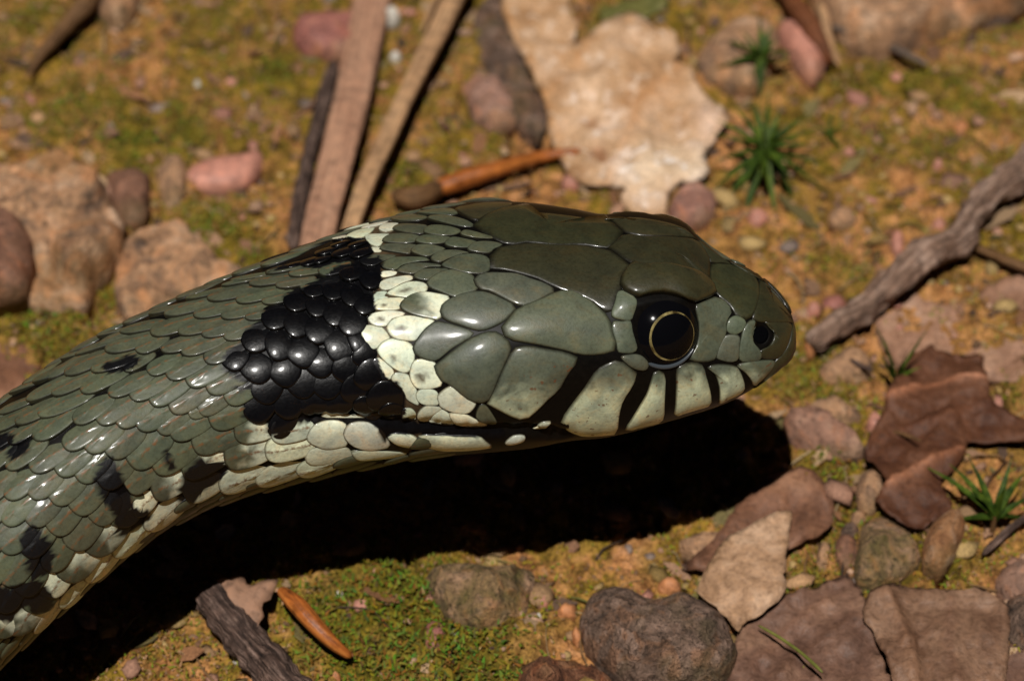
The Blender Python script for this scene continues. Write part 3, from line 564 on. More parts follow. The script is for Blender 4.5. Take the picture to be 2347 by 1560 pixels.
FL = [
 ('M', 1215, 360, 1490, 300, 90, 'g'), ('M', 1010, 350, 1320, 262, 85, 'g'), ('M', 1480, 340, 1720, 262, 130, 'g'), ('M', 865, 440, 1210, 370, 105, 'g'), ('M', 1100, 460, 1390, 390, 105, 'g'), ('M', 1315, 490, 1600, 400, 110, 'g'), ('M', 700, 420, 980, 345, 70, 'g'), ('M', 490, 570, 880, 470, 125, 'g'), ('M', 745, 590, 1100, 490, 125, 'g'), ('M', 975, 600, 1290, 520, 115, 'g'), ('M', 620, 465, 870, 390, 60, 'g'), ('M', 300, 580, 620, 480, 90, 'g'),
 ('M', 105, 710, 480, 590, 135, 'g'), ('M', 365, 720, 740, 610, 135, 'g'), ('M', 610, 730, 970, 630, 125, 'g'), ('M', 825, 740, 1150, 650, 115, 'g'), ('M', -30, 720, 240, 620, 85, 'g'), ('M', -20, 880, 360, 740, 155, 'g'), ('M', 225, 870, 610, 750, 145, 'g'), ('M', 435, 890, 830, 750, 150, 'g'), ('M', 630, 910, 980, 780, 155, 'g'), ('M', 75, 1030, 430, 910, 135, 'g'), ('M', 255, 1050, 590, 920, 150, 'g'), ('M', 460, 1120, 800, 950, 175, 'g'), ('M', 120, 1260, 450, 1090, 185, 'g'), ('M', 300, 1320, 640, 1140, 200, 'g'), ('M', 475, 1370, 810, 1220, 210, 'g'), ('M', 640, 1460, 900, 1310, 220, 'g'),
 ('J', 1080, 90, 1400, 0, 115, 'g'), ('J', 880, 140, 1090, 60, 65, 'g'), ('J', 940, 250, 1330, 120, 145, 'g'), ('J', 1215, 260, 1450, 140, 145, 'g'), ('J', 680, 300, 1080, 130, 95, 'g'), ('J', 580, 460, 950, 280, 145, 'g'), ('J', 815, 430, 1200, 285, 145, 'g'), ('J', 1105, 435, 1330, 300, 115, 'g'), ('J', 1320, 450, 1560, 315, 155, 'g'), ('J', 300, 540, 580, 380, 115, 'g'), ('J', 560, 335, 720, 262, 65, 'g'), ('J', 240, 700, 620, 490, 125, 'g'), ('J', 465, 640, 800, 470, 135, 'g'), ('J', 725, 620, 1080, 430, 165, 'g'), ('J', 970, 650, 1310, 470, 155, 'g'), ('J', 1160, 670, 1480, 500, 175, 'g'), ('J', 1340, 720, 1650, 520, 185, 'g'),
 ('K', 345, 780, 670, 580, 195, 'g'), ('K', 510, 810, 690, 750, 130, 'g'), ('K', 600, 790, 860, 630, 180, 'g'), ('K', 695, 880, 1030, 750, 235, 'g'), ('J', 340, 830, 750, 640, 155, 'g'), ('J', 140, 900, 520, 700, 145, 'g'), ('J', 0, 815, 250, 690, 95, 'g'), ('J', 100, 640, 300, 540, 75, 'g'), ('J', -60, 960, 220, 790, 140, 'g'), ('J', -160, 900, 60, 780, 100, 'g'), ('J', 300, 1040, 640, 780, 195, 'g'), ('J', 80, 1080, 330, 900, 135, 'g'), ('J', -100, 1130, 110, 980, 130, 'g'),
 ('J', 660, 890, 950, 690, 175, 'g'), ('J', 870, 890, 1150, 700, 185, 'g'), ('J', 1040, 910, 1310, 720, 195, 'g'), ('J', 1210, 920, 1530, 760, 205, 'g'), ('K', 230, 960, 480, 800, 180, 'g'), ('K', 340, 990, 660, 850, 215, 'g'), ('J', 565, 1110, 860, 920, 195, 'g'), ('J', 760, 1130, 1040, 930, 215, 'g'), ('J', 945, 1170, 1220, 960, 235, 'g'), ('J', 1150, 1260, 1450, 1010, 265, 'g'), ('K', 545, 1100, 890, 960, 235, 'g'), ('K', 915, 965, 1240, 930, 220, 'm'),
 ('J', 60, 1300, 350, 1080, 175, 'g'), ('J', 270, 1310, 560, 1130, 195, 'g'), ('J', 500, 1340, 760, 1150, 205, 'g'), ('J', 680, 1390, 930, 1190, 225, 'g'), ('J', 880, 1440, 1130, 1230, 235, 'g'), ('K', 190, 1300, 530, 1100, 235, 'g'), ('K', 450, 1330, 800, 1180, 210, 'm'), ('K', 825, 1200, 1200, 1120, 255, 'm'), ('K', 1190, 1140, 1560, 1090, 225, 'c'), ('K', 1240, 970, 1560, 930, 220, 'c'), ('J', 1110, 1460, 1340, 1310, 235, 'g'), ('K', 175, 1500, 470, 1380, 235, 'm'), ('K', 470, 1540, 760, 1400, 220, 'c'), ('K', 780, 1460, 1150, 1340, 200, 'c'), ('K', 1110, 1420, 1500, 1290, 180, 'c'), ('K', 1480, 1330, 1800, 1240, 160, 'c'),
 ('L', 40, 300, 300, 110, 205, 'g'), ('L', 255, 290, 500, 110, 215, 'g'), ('L', 450, 340, 700, 140, 225, 'g'), ('L', 640, 430, 880, 190, 250, 'g'), ('L', 820, 520, 1010, 330, 225, 'g'), ('L', 1030, 560, 1180, 310, 240, 'g'), ('L', 1170, 435, 1350, 300, 165, 'c'), ('L', 20, 530, 260, 330, 215, 'g'), ('L', 235, 530, 480, 340, 225, 'g'), ('L', 440, 610, 660, 390, 235, 'g'), ('L', 615, 760, 830, 490, 240, 'g'), ('L', 810, 820, 1040, 540, 240, 'm'),
 ('L', 0, 770, 270, 560, 235, 'g'), ('L', 210, 820, 430, 580, 215, 'g'), ('L', 420, 960, 600, 680, 195, 'g'), ('L', 570, 1050, 800, 770, 240, 'm'), ('L', 20, 1080, 250, 800, 245, 'g'), ('L', 170, 1170, 340, 960, 195, 'g'), ('L', 400, 1190, 560, 990, 180, 'c'), ('L', 90, 1530, 290, 1280, 225, 'm'), ('L', -20, 1320, 130, 1110, 205, 'g'), ('L', -60, 1540, 100, 1360, 200, 'm'), ('L', 270, 1330, 430, 1130, 205, 'g'),
 ('L', -160, 340, 80, 120, 205, 'g'), ('L', -190, 560, 40, 350, 210, 'g'), ('L', -200, 820, 40, 580, 220, 'g'), ('L', -190, 1100, 40, 830, 240, 'g'), ('L', -200, 1350, 0, 1120, 220, 'g'), ('J', -150, 1320, 80, 1110, 190, 'g'),
 ('L', 540, 1290, 760, 1070, 170, 'c'), ('L', 780, 1060, 1000, 820, 170, 'c'), ('L', 1030, 840, 1290, 580, 190, 'c'), ('L', 1310, 600, 1580, 360, 190, 'c'), ('L', 330, 1500, 520, 1270, 170, 'c')]
for f in FL: flake(*f)
BL = [(775, 470, 150, 85), (875, 510, 115, 105), (560, 560, 150, 95), (665, 570, 135, 105), (765, 595, 120, 125), (840, 648, 120, 115), (455, 630, 155, 115), (570, 655, 135, 125), (675, 700, 145, 135), (765, 745, 155, 155), (330, 720, 165, 135), (450, 760, 145, 145), (575, 795, 155, 145), (690, 880, 155, 175), (215, 840, 170, 150), (345, 880, 150, 165), (480, 925, 160, 165), (805, 855, 110, 145), (845, 930, 120, 135), (95, 960, 150, 130), (215, 1015, 160, 170), (580, 985, 150, 155), (380, 1035, 160, 155), (745, 1010, 170, 150), (870, 1045, 150, 165), (275, 1130, 170, 150), (480, 1100, 160, 150), (625, 1105, 160, 150), (410, 1215, 180, 140), (235, 1240, 180, 140), (800, 1130, 170, 160), (960, 1180, 190, 170), (690, 1200, 160, 140), (545, 1205, 160, 150), (365, 1335, 170, 110), (860, 1225, 160, 100), (1000, 1250, 120, 90),
      (530, 402, 130, 55), (620, 342, 130, 60), (720, 347, 140, 65), (820, 352, 130, 65), (590, 392, 110, 50), (430, 425, 110, 45), (700, 302, 110, 45), (800, 303, 110, 45), (330, 450, 110, 40)]
for (x, y, l, w) in BL:
    s = tile('N', [(x, y)])[0]; fx, fy = flow(*s)
    if y > 900: fx, fy = -0.62, 0.78 if x < 700 else -.78
    if y > 900 and x >= 700: fx, fy = -.8, -.6
    if y <= 900: fx, fy = -.93, .36
    h = l / 2 * 1.28; small = y < 460
    flake('N', x + fx * h * .8, y + fy * h * .8, x - fx * h * .8, y - fy * h * .8, w * (1.0 if small else 1.10), 'k', lift=.010 if small else .024, dome=.008 if small else (.013 if y < 1060 else .007), keel=0, mat=M_BLACK, ext=.12)
# scales of the back and far flank that this view hides, and belly plates: laid out in rows over the skin
def grid_scale(i, j, di, dj, code, lift, dome, ext=.3, target=None):
    ii = np.clip(i, 2, NS - 3); pts = []
    def at(a, b):
        a = np.clip(a, 1, NS - 2); b = b % NA; a0 = int(a); b0 = int(b); fa = a - a0; fb = b - b0
        b1 = (b0 + 1) % NA
        P = (G2[a0, b0] * (1 - fb) + G2[a0, b1] * fb) * (1 - fa) + (G2[a0 + 1, b0] * (1 - fb) + G2[a0 + 1, b1] * fb) * fa
        return P, NRM2[a0, b0]
    Vs, Ls = [], []; rr = [0, .5, .8, .93, 1.0, 1.0]
    b0 = sum(len(x) for x in STUFFV) if target is None else 0
    idx = []
    for ri, r in enumerate(rr):
        row = []
        for k in range(16 if r else 1):
            t = 2 * math.pi * k / 16; cu, cv = math.cos(t), math.sin(t); u = math.copysign(abs(cu) ** .8, cu) * r; v = math.copysign(abs(cv) ** .8, cv) * r
            P, n = at(i + di * u * (1 if u > 0 else 1 + ext), j + dj * v)
            h = dome * (1 - r ** 2) + .008 * (1 - r ** 8) + lift * (((u + 1) / 2) ** 1.3 - .25)
            if ri == 5: h = -.02
            row.append(len(Vs)); Vs.append(P + n * h); Ls.append((u, v, r))
        idx.append(row)
    F = [[idx[0][0], idx[1][k], idx[1][(k + 1) % 16]] for k in range(16)]
    for a in range(1, 5):
        for k in range(16): F.append([idx[a][k], idx[a + 1][k], idx[a + 1][(k + 1) % 16], idx[a][(k + 1) % 16]])
    V = np.array(Vs); f = F[0]; nn = np.cross(V[f[1]] - V[f[0]], V[f[2]] - V[f[0]]); P, n = at(i, j)
    if nn @ n < 0: F = [g[::-1] for g in F]
    b = jit(COLS[code]); col = np.tile(np.r_[b, 1.0 if code == 'g' else 0.0], (len(V), 1))
    if n @ BACK > 0.05 and target is None: bm_ = black_mask(V); col[bm_] = (*COLS['k'], 0)
    if target is not None: return V, F, col, np.array(Ls)
    STUFFV.append(V); STUFFF.extend([[b0 + q for q in g] for g in F]); STUFFC.append(col); STUFFL.append(np.array(Ls))
arc = np.r_[0, np.cumsum(np.linalg.norm(np.diff(AX, axis=0), axis=1))]
def i_at(s): return float(np.interp(s, arc, np.arange(NS)))
def s_of(x, y):
    i, j = near_idx(shit(x, y)[0]); return arc[i], i, j
s_end = arc[-1] - .1
s0 = s_of(1000, 700)[0]; CENT = np.array(CENT); s_left = s_of(40, 1100)[0]
row = 0; s = s0
while s < s_end:
    ii = i_at(s); di = (i_at(s + .11) - i_at(s - .11)) / 2; rad = np.linalg.norm(G2[int(ii), 50] - AX[int(ii)])
    nrow = 24; dj = NA * .70 / nrow
    for k in range(nrow):
        ang = -0.10 + .70 * (k + .5 * (row % 2)) / nrow       # share of a turn, from near flank over the back to the far flank
        j = ang * NA
        P = G2[int(ii), int(j) % NA]; n = NRM2[int(ii), int(j) % NA]; q = topx(P[None])[0]
        if q[0] > -40 and np.linalg.norm(CENT - P, axis=1).min() < .115: continue
        code = 'c' if 800 < q[0] < 880 else ('k' if 640 < q[0] <= 800 else 'g')
        if n @ BACK > 0.12: code = 'g'
        grid_scale(ii, j, di * 1.15, dj * .54, code, .018, .005)
    s += .155; row += 1
child('hidden_scales', np.vstack(STUFFV), STUFFF, M_SCALE, col=np.vstack(STUFFC), loc=np.vstack(STUFFL), kind='stuff')
s = s_of(900, 1040)[0]
s = s_of(1000, 1000)[0]
while s < s_end:       # belly plates
    ii = i_at(s); di = (i_at(s + .16) - i_at(s - .16)) / 2
    V_, F_, C_, L_ = grid_scale(ii, NA * .745, di * 1.2, NA * .105, 'c', .03, .004, target=1)
    child('belly_plate', V_, F_, M_SHIELD, col=C_, loc=L_)
    s += .25

# ---- nostril: flat disc, its black colour stands in for the pit's shade
P_, n_ = shit(1743, 768); zq = Vector(n_).to_track_quat('Z', 'Y').to_matrix(); V = [P_ + n_ * .03]; F = []
for a in range(1, 6):
    for k in range(20):
        t_ = 2 * math.pi * k / 20; r_ = .056 * a / 5; V.append(surf(P_)[0] + np.array(zq @ Vector((math.cos(t_) * r_ * .9, math.sin(t_) * r_ * 1.1, .03 + .022 * 0 - (.05 if a == 5 else 0)))))
F = [[0, 1 + k, 1 + (k + 1) % 20] for k in range(20)] + [[1 + a * 20 + k, 21 + a * 20 + k, 21 + a * 20 + (k + 1) % 20, 1 + a * 20 + (k + 1) % 20] for a in range(4) for k in range(20)]
t = NT('nostril_dark'); child('nostril', V, F, t.fin((0.002, 0.002, 0.0025), .9, None, .0))
# ---- eyes
def eye(far=False):
    P, n = shit(1524, 759); i, j = near_idx(P)
    if far: i, j = mirror(i, j); P = G2[i, j]; n = NRM2[i, j]
    ax_ = n; R = .27; cen = P - ax_ * (R - .085)
    o = [0]
    def cap(cn, axd, r, a0, a1, nr, up, name, mat, parent=None, wv=0.0):
        zz = Vector(axd); qn = zz.to_track_quat('Z', 'Y').to_matrix(); V = []; F = []; n = 48
        rows = []
        for a in range(nr + 1):
            ph = a0 + (a1 - a0) * a / nr
            if ph < 1e-4: rows.append([len(V)]); V.append(cn + np.array(qn @ Vector((0, 0, r + up)))); continue
            rw = []
            for k in range(n):
                th_ = 2 * math.pi * k / n; ph = a0 + (a1 - a0) * a / nr + wv * (math.sin(th_ + 2.2) + .5 * math.sin(3 * th_) + .3 * math.sin(7 * th_ + 1)) * (1 if a == 0 else -.7); rw.append(len(V)); V.append(cn + np.array(qn @ Vector((math.sin(ph) * math.cos(th_), math.sin(ph) * math.sin(th_), math.cos(ph)))) * (r + up))
            rows.append(rw)
        for a in range(nr):
            A, B_ = rows[a], rows[a + 1]
            for k in range(n):
                if len(A) == 1: F.append([A[0], B_[k], B_[(k + 1) % n]])
                else: F.append([A[k], B_[k], B_[(k + 1) % n], A[(k + 1) % n]])
        V = np.array(V); org = V.mean(0)
        ob = mk(name, V, F, mat, parent=parent or SN, origin=org); off = base_loc if parent is None else np.array(EYEORG[0])
        ob.location = [float(v) for v in org - off]
        if parent is None: EYEORG[0] = org
        return ob
    EYEORG = [None]
    e = cap(cen, ax_, R, 0, 1.25, 22, 0, 'eye', M_EYE)
    d2 = ax_ + RGT * .13 - UPV * .11; d2 /= np.linalg.norm(d2)
    cap(cen, d2, R, .512, .552, 3, .0018, 'iris', M_IRIS, e, .009); cap(cen, d2, R, 0, .50, 12, .0014, 'pupil', M_EYE, e)
    if not far:
        zz = Vector(ax_).to_track_quat('Z', 'Y').to_matrix(); V = []; F = []
        xr = np.array(zz @ Vector((1, 0, 0))); yr = np.array(zz @ Vector((0, 1, 0)))
        for a in range(25):
            t = math.radians(215 + 115 * a / 24); rr_ = .006 + .009 * math.sin(math.pi * a / 24)
            d = RGT * math.cos(t) + UPV * math.sin(t); d = d - ax_ * (d @ ax_); d /= np.linalg.norm(d)
            c = cen + ax_ * (R * math.cos(.82)) + d * (R * math.sin(.82) + .006)
            for k in range(8):
                ph = 2 * math.pi * k / 8; V.append(c + (d * math.cos(ph) + ax_ * math.sin(ph)) * rr_)
        for a in range(24):
            for k in range(8): F.append([a * 8 + k, a * 8 + (k + 1) % 8, a * 8 + 8 + (k + 1) % 8, a * 8 + 8 + k])
        child('eye_rim', V, F, M_RIM)
eye(); eye(True)

# ------------------------------------------------------------------ things on the ground
def slab(name, label, cat, P, mat, thick, bulge=.1, rnd=.15, rough=.01, z0=0.0, tilt=(0, 0), zone=None, curl=0.0, veins=(), grid=.05, jag=.012, flat=False, group=None, smooth=True):
    """a stone or leaf whose outline was measured on the photograph, set down at its place with real thickness"""
    P = np.asarray(P, float)
    zt = z0 + thick
    W_ = np.array([gpx(x, y, zt * .6)[:2] for x, y in P])
    n = max(24, int(sum(np.linalg.norm(W_ - np.roll(W_, 1, 0), axis=1)) / grid)); n = min(n, 150)
    if flat:
        Q = np.vstack([W_, W_[:1]]); Lc = np.r_[0, np.cumsum(np.linalg.norm(np.diff(Q, axis=0), axis=1))]; sc_ = np.linspace(0, Lc[-1], n, endpoint=False)
        out = .7 * np.stack([np.interp(sc_, Lc, Q[:, k]) for k in (0, 1)], 1) + .3 * crom(W_, n)
    else:
        Q = np.vstack([W_, W_[:1]]); Lc = np.r_[0, np.cumsum(np.linalg.norm(np.diff(Q, axis=0), axis=1))]; sc_ = np.linspace(0, Lc[-1], n, endpoint=False); mxo = .55 if rough > .015 else .1
        out = mxo * np.stack([np.interp(sc_, Lc, Q[:, k]) for k in (0, 1)], 1) + (1 - mxo) * crom(W_, n)
    c = out.mean(0)
    o3 = np.c_[out, np.zeros(n)]
    jg = jag * (.8 if flat else 1.15)
    fj = 22 if flat else 9
    out = out + jg * np.stack([fbm(o3, fj, 3, 3 + len(name)), fbm(o3, fj, 3, 8 + len(name))], 1) * 2
    lo, hi = out.min(0), out.max(0)
    g = max(grid, (hi - lo).max() / 56)
    X, Y = np.meshgrid(np.arange(lo[0], hi[0], g), np.arange(lo[1], hi[1], g)); I_ = np.stack([X.ravel(), Y.ravel()], 1) + RNG.uniform(-.2, .2, (X.size, 2)) * g
    I_ = I_[inpoly(I_, out)]; I_ = I_[edist(I_, out) > g * .45]
    # a band just inside the rim keeps the edge round
    allp = np.vstack([out, I_]); m = len(out)
    r = delaunay_2d_cdt([Vector((float(a), float(b))) for a, b in allp], [], [list(range(m))], 1, 1e-6)
    v2 = np.array([(v.x, v.y) for v in r[0]]); tris = [list(f) for f in r[2]]
    d = edist(v2, out); d[d < 1e-5] = 0
    p = np.c_[v2, np.zeros(len(v2))]
    gz = gh(v2[:, 0], v2[:, 1]); gm = float(gh(*c)) if not flat else 0
    base = gm * .6 + gz * .4 if flat else np.full(len(v2), float(np.percentile(gz, 72)))
    prof = np.sqrt(np.clip(1 - (1 - np.clip(d / max(rnd, 1e-3), 0, 1)) ** 2, 0, 1))
    if not flat and rough > .009:
        sp = .22 + .9 * thick; sd_ = RNG.uniform(lo - .1, hi + .1, (max(3, int(np.prod(hi - lo + .2) / sp ** 2)), 2)); wv = v2 + .07 * np.stack([fbm(p, 4, 2, 31), fbm(p, 4, 2, 32)], 1)
        dd = ((wv[:, None] - sd_[None]) ** 2).sum(2); o_ = np.argsort(dd, 1)[:, :2]; tl_ = RNG.normal(0, .38, sd_.shape) ; of_ = RNG.uniform(-.5, .5, len(sd_))
        pl = lambda q_: ((v2 - sd_[q_]) * tl_[q_]).sum(1) + of_[q_] * sp * .25
        d0 = np.sqrt(np.take_along_axis(dd, o_, 1)); bl = np.clip(.5 + (d0[:, 1] - d0[:, 0]) / .09, .5, 1); base = base + (pl(o_[:, 0]) * bl + pl(o_[:, 1]) * (1 - bl)) * min(1, rough * 32) * prof * .8
    if not flat: base = base + rough * 1.2 * (1 - 2 * np.abs(fbm(p, 3.2, 3, 57 + len(label)))) * prof
    top = base + z0 + thick * (.35 + .65 * prof) + bulge * (1 - np.exp(-d / .25)) + rough * fbm(p, 5, 4, 51) * 3 * prof + rough * fbm(p, 18, 2, 52) * prof
    top += (v2 - c) @ np.array(tilt)
    if curl: top += curl * fbm(p, 1.1, 2, 60 + len(label)) * 2 + curl * .25 * fbm(p, 3.5, 3, 70) + curl * .8 * np.exp(-d / .12) * (.4 + fbm(p, 1.7, 2, 80))
    colr = np.ones((len(v2), 4))
    for vp, hgt, wd, cm in veins:
        vw = np.array([gpx(x, y, zt)[:2] for x, y in vp]); dd = np.full(len(v2), 9.)
        for a, b in zip(vw[:-1], vw[1:]):
            ab = b - a; t = np.clip(((v2 - a) @ ab) / (ab @ ab), 0, 1); dd = np.minimum(dd, np.linalg.norm(v2 - a - t[:, None] * ab, axis=1))
        k = np.exp(-(dd / wd) ** 2); top += hgt * k; colr[:, :3] = colr[:, :3] * (1 - k[:, None]) + np.array(cm) * k[:, None]
    bot = np.minimum(top - (.014 if flat else thick * 1.2 + .05), top - .012)
    if not flat: bot = np.minimum(bot, gz - .03)
    nb = len(v2); V = np.vstack([np.c_[v2, top], np.c_[v2 + (c - v2) * .02, bot]])
    F = []
    for f in tris:
        a, b, c_ = [v2[k] for k in f[:3]]
        if (b[0] - a[0]) * (c_[1] - a[1]) - (b[1] - a[1]) * (c_[0] - a[0]) < 0: f = f[::-1]
        F.append(f); F.append([nb + k for k in f[::-1]])
    # rim from the directed edges used once
    ed = {}
    for f in F[::2]:
        for k in range(len(f)): ed[(f[k], f[(k + 1) % len(f)])] = 1
    for (a, b) in ed:
        if (b, a) not in ed: F.append([b, a, nb + a, nb + b])
    org = (c[0], c[1], float(gh(*c)))
    o = mk(name, V, F, mat, origin=org, col=np.vstack([colr, colr]), smooth=smooth, label=label, category=cat)
    if group: o['group'] = group
    return o

def twig(name, label, cat, pts, rad, mat, z=None, squash=1.0, knob=0.0, n=70, group=None, na=14, wob=.1, parent=None, lift=None, ends=.4, angular=0):
    """pts in photo pixels, rad in pixels; lies on the ground"""
    P = np.asarray(pts, float); R = np.asarray(rad, float) if hasattr(rad, '__len__') else np.full(len(P), float(rad))
    zz = np.asarray(z, float) if z is not None else np.zeros(len(P))
    rr = R / 2 / PXC * 1.12
    W_ = []
    for (x, y), r, q in zip(P, rr, zz):
        zc = q + r * squash + .01; g = gpx(x, y, zc); zc += float(gh(g[0], g[1])) * .7; W_.append(gpx(x, y, zc))
    C = crom(np.c_[np.array(W_), rr], n, closed=False); Cn = C[:, :3]; rr = C[:, 3]
    T = np.gradient(Cn, axis=0); T /= np.linalg.norm(T, axis=1, keepdims=True); up = np.array([0, 0, 1.])
    L = np.r_[0, np.cumsum(np.linalg.norm(np.diff(Cn, axis=0), axis=1))]
    V = []; LO = []
    for i in range(n):
        sd = np.cross(T[i], up); sd /= np.linalg.norm(sd); u2 = np.cross(sd, T[i])
        e = min(1, ends + (1 - ends) * math.sqrt(min(i, n - 1 - i) / 3.0)) if min(i, n - 1 - i) < 3 else 1
        for k in range(na):
            a = 2 * math.pi * k / na; ca, sa = math.cos(a), math.sin(a)
            if angular: ca = math.copysign(abs(ca) ** .45, ca); sa = math.copysign(abs(sa) ** .45, sa)
            nzv = 1 + wob * .6 * float(vnoise(np.array([L[i] * 13, ca * 3, sa * 3]), 9 + len(label))) + wob * float(vnoise(np.array([L[i] * 4, ca * 1.6, sa * 1.6]), len(label))) + knob * float(vnoise(np.array([L[i] * 1.9, .5, .5 + ca * .4]), 5 + len(label)))
            V.append(Cn[i] + (sd * ca + u2 * sa * squash) * rr[i] * e * nzv); LO.append((L[i], ca * rr[i] * 3, sa * rr[i] * 3))
    F = []
    for i in range(n - 1):
        for k in range(na): F.append([i * na + k, i * na + (k + 1) % na, (i + 1) * na + (k + 1) % na, (i + 1) * na + k])
    F.append(list(range(na))[::-1]); F.append([(n - 1) * na + k for k in range(na)])
    V = np.array(V)
    if wob >= .2: V += (V - np.repeat(Cn, na, 0)) * (.30 * fbm(V, 5, 3, 66) + .18 * fbm(V, 14, 2, 67))[:, None]
    f = F[0]; nn = np.cross(V[f[1]] - V[f[0]], V[f[2]] - V[f[1]])
    if nn @ (V[f[0]] - Cn[0]) < 0: F = [g[::-1] for g in F]
    mid = Cn[n // 2]; org = (mid[0], mid[1], float(gh(mid[0], mid[1])))
    o = mk(name, V, F, mat, origin=org, loc=np.array(LO), label=label, category=cat)
    if group: o['group'] = group
    return o

PINK = mat_stone('pink_stone', (0.40, 0.17, 0.12), (0.56, 0.25, 0.18), (0.62, 0.30, 0.22), 1.5, .55, .06, 12, 0.0)
PURP = mat_stone('plum_stone', (0.24, 0.09, 0.07), (0.36, 0.14, 0.11), (0.52, 0.24, 0.14), 4, .6, .3)
TANS = mat_stone('tan_stone', (0.20, 0.125, 0.085), (0.48, 0.265, 0.14), (0.66, 0.42, 0.27), 3.4, .8, .9)
GREY = mat_stone('grey_brown_stone', (0.09, 0.058, 0.042), (0.24, 0.15, 0.105), (0.42, 0.27, 0.20), 8, .85, 1.3)
BRWN = mat_stone('brown_stone', (0.13, 0.06, 0.035), (0.24, 0.115, 0.07), (0.33, 0.17, 0.11), 3, .7, .5)
OLIV = mat_stone('lichened_stone', (0.13, 0.10, 0.03), (0.27, 0.17, 0.08), (0.42, 0.25, 0.15), 6, .9, 1.0)
ORNG = mat_stone('orange_stone', (0.40, 0.15, 0.05), (0.58, 0.24, 0.10), (0.66, 0.32, 0.15), 4, .6, .3)
WHIT = mat_stone('white_grit', (0.5, 0.45, 0.38), (0.65, 0.6, 0.52), (0.75, 0.7, 0.62), 4, .6, .3)
W_PALE = mat_wood('weathered_wood', (0.26, 0.13, 0.08), (0.47, 0.25, 0.155), (0.58, 0.34, 0.22))
W_TAN = mat_wood('tan_wood', (0.28, 0.15, 0.075), (0.48, 0.275, 0.14), (0.60, 0.37, 0.20))
W_DARK = mat_wood('dark_bark', (0.012, 0.008, 0.007), (0.11, 0.066, 0.05), (0.36, 0.24, 0.19), .8, .9, 1.5, 2.6)
W_GREY = mat_wood('grey_bark', (0.06, 0.035, 0.025), (0.26, 0.155, 0.105), (0.58, 0.40, 0.31), .8, .7, 1.5, 3.0)
W_ORNG = mat_wood('orange_needle', (0.12, 0.035, 0.010), (0.38, 0.11, 0.022), (0.55, 0.19, 0.04), .4, .7, .3)
W_RED = mat_wood('red_brown_bark', (0.07, 0.02, 0.008), (0.17, 0.055, 0.02), (0.26, 0.10, 0.04), .6)
W_BRN = mat_wood('brown_twig', (0.06, 0.03, 0.012), (0.16, 0.08, 0.032), (0.26, 0.14, 0.06), .7)
G_STALK = mat_wood('green_stalk', (0.10, 0.11, 0.02), (0.17, 0.18, 0.035), (0.24, 0.24, 0.06), .5, 1, .2)
LF_PALE = mat_leaf('pale_leaf', (0.36, 0.19, 0.085), (0.54, 0.32, 0.17), (0.64, 0.42, 0.27), .6, 2.0, (0.76, 0.58, 0.44))
LF_BRN = mat_leaf('brown_leaf', (0.075, 0.026, 0.012), (0.108, 0.040, 0.018), (0.17, 0.072, 0.038), .62, 2.2)
LF_PRP = mat_leaf('purple_brown_leaf', (0.12, 0.062, 0.042), (0.18, 0.095, 0.063), (0.27, 0.15, 0.095), .55, 2.0)
LF_PNK = mat_leaf('pinkish_leaf', (0.24, 0.12, 0.07), (0.34, 0.18, 0.11), (0.44, 0.26, 0.17), .6, 2.0)
LF_RUST = mat_leaf('rust_slab', (0.13, 0.06, 0.035), (0.22, 0.10, 0.055), (0.32, 0.16, 0.09), .6, 2.4)

# stones
slab('stone', 'smooth salmon pink oval pebble lying left of the wooden shards', 'stone', [(416, 388), (436, 364), (480, 347), (540, 338), (588, 328), (602, 338), (598, 362), (578, 390), (545, 408), (495, 414), (450, 410), (424, 401)], PINK, .10, .03, .16, .001, grid=.035, jag=.003)
slab('stone', 'plum red pebble tucked under the top of the broad wood shard', 'stone', [(663, 60), (690, 35), (740, 25), (830, 22), (840, 110), (790, 122), (740, 115), (680, 92)], PURP, .16, .03, .15, .01)
slab('stone', 'big mottled tan and grey stone at the left edge', 'stone', [(-60, 410), (0, 398), (60, 386), (170, 382), (215, 400), (252, 440), (280, 500), (286, 560), (262, 610), (225, 650), (190, 690), (120, 705), (60, 690), (-60, 690)], TANS, .24, .03, .16, .03, grid=.035)
slab('stone', 'dark chestnut stone overlapping the big mottled stone at the left edge', 'stone', [(-60, 520), (0, 510), (50, 525), (78, 580), (74, 640), (62, 680), (0, 698), (-60, 700)], BRWN, .22, .05, .15, .01, z0=.16)
slab('stone', 'pale pinkish rubble stone just behind the back of the snake', 'stone', [(262, 640), (285, 585), (340, 550), (420, 535), (470, 560), (510, 600), (560, 618), (540, 660), (470, 700), (400, 740), (300, 745), (270, 700)], TANS, .14, .02, .12, .04, grid=.035)
slab('stone', 'flat reddish brown stone right of the big mottled stone', 'stone', [(243, 400), (270, 388), (336, 390), (340, 440), (335, 490), (300, 500), (262, 470)], BRWN, .10, .02, .08, .01)
slab('stone', 'small khaki pebble touching the salmon pink pebble', 'stone', [(358, 400), (372, 358), (400, 345), (425, 360), (420, 420), (400, 458), (378, 450)], TANS, .12, .04, .1, .01)
slab('stone', 'large pale brown rock at the upper right edge of the picture', 'stone', [(1850, -60), (1880, 10), (1920, 50), (1960, 78), (2030, 92), (2100, 80), (2180, 40), (2260, 8), (2360, -20), (2360, -90), (1860, -90)], TANS, .32, .03, .14, .035)
slab('stone', 'little grey stone under the edge of the large upper right rock', 'stone', [(2250, 20), (2290, -5), (2330, 0), (2325, 22), (2290, 40), (2258, 38)], GREY, .10, .02, .08, .01)
slab('stone', 'salmon orange oblong pebble at the foot of the red brown stick', 'stone', [(1782, 60), (1800, 48), (1840, 58), (1872, 85), (1893, 130), (1890, 155), (1865, 174), (1838, 160), (1810, 118)], PINK, .16, .04, .13, .006, jag=.004)
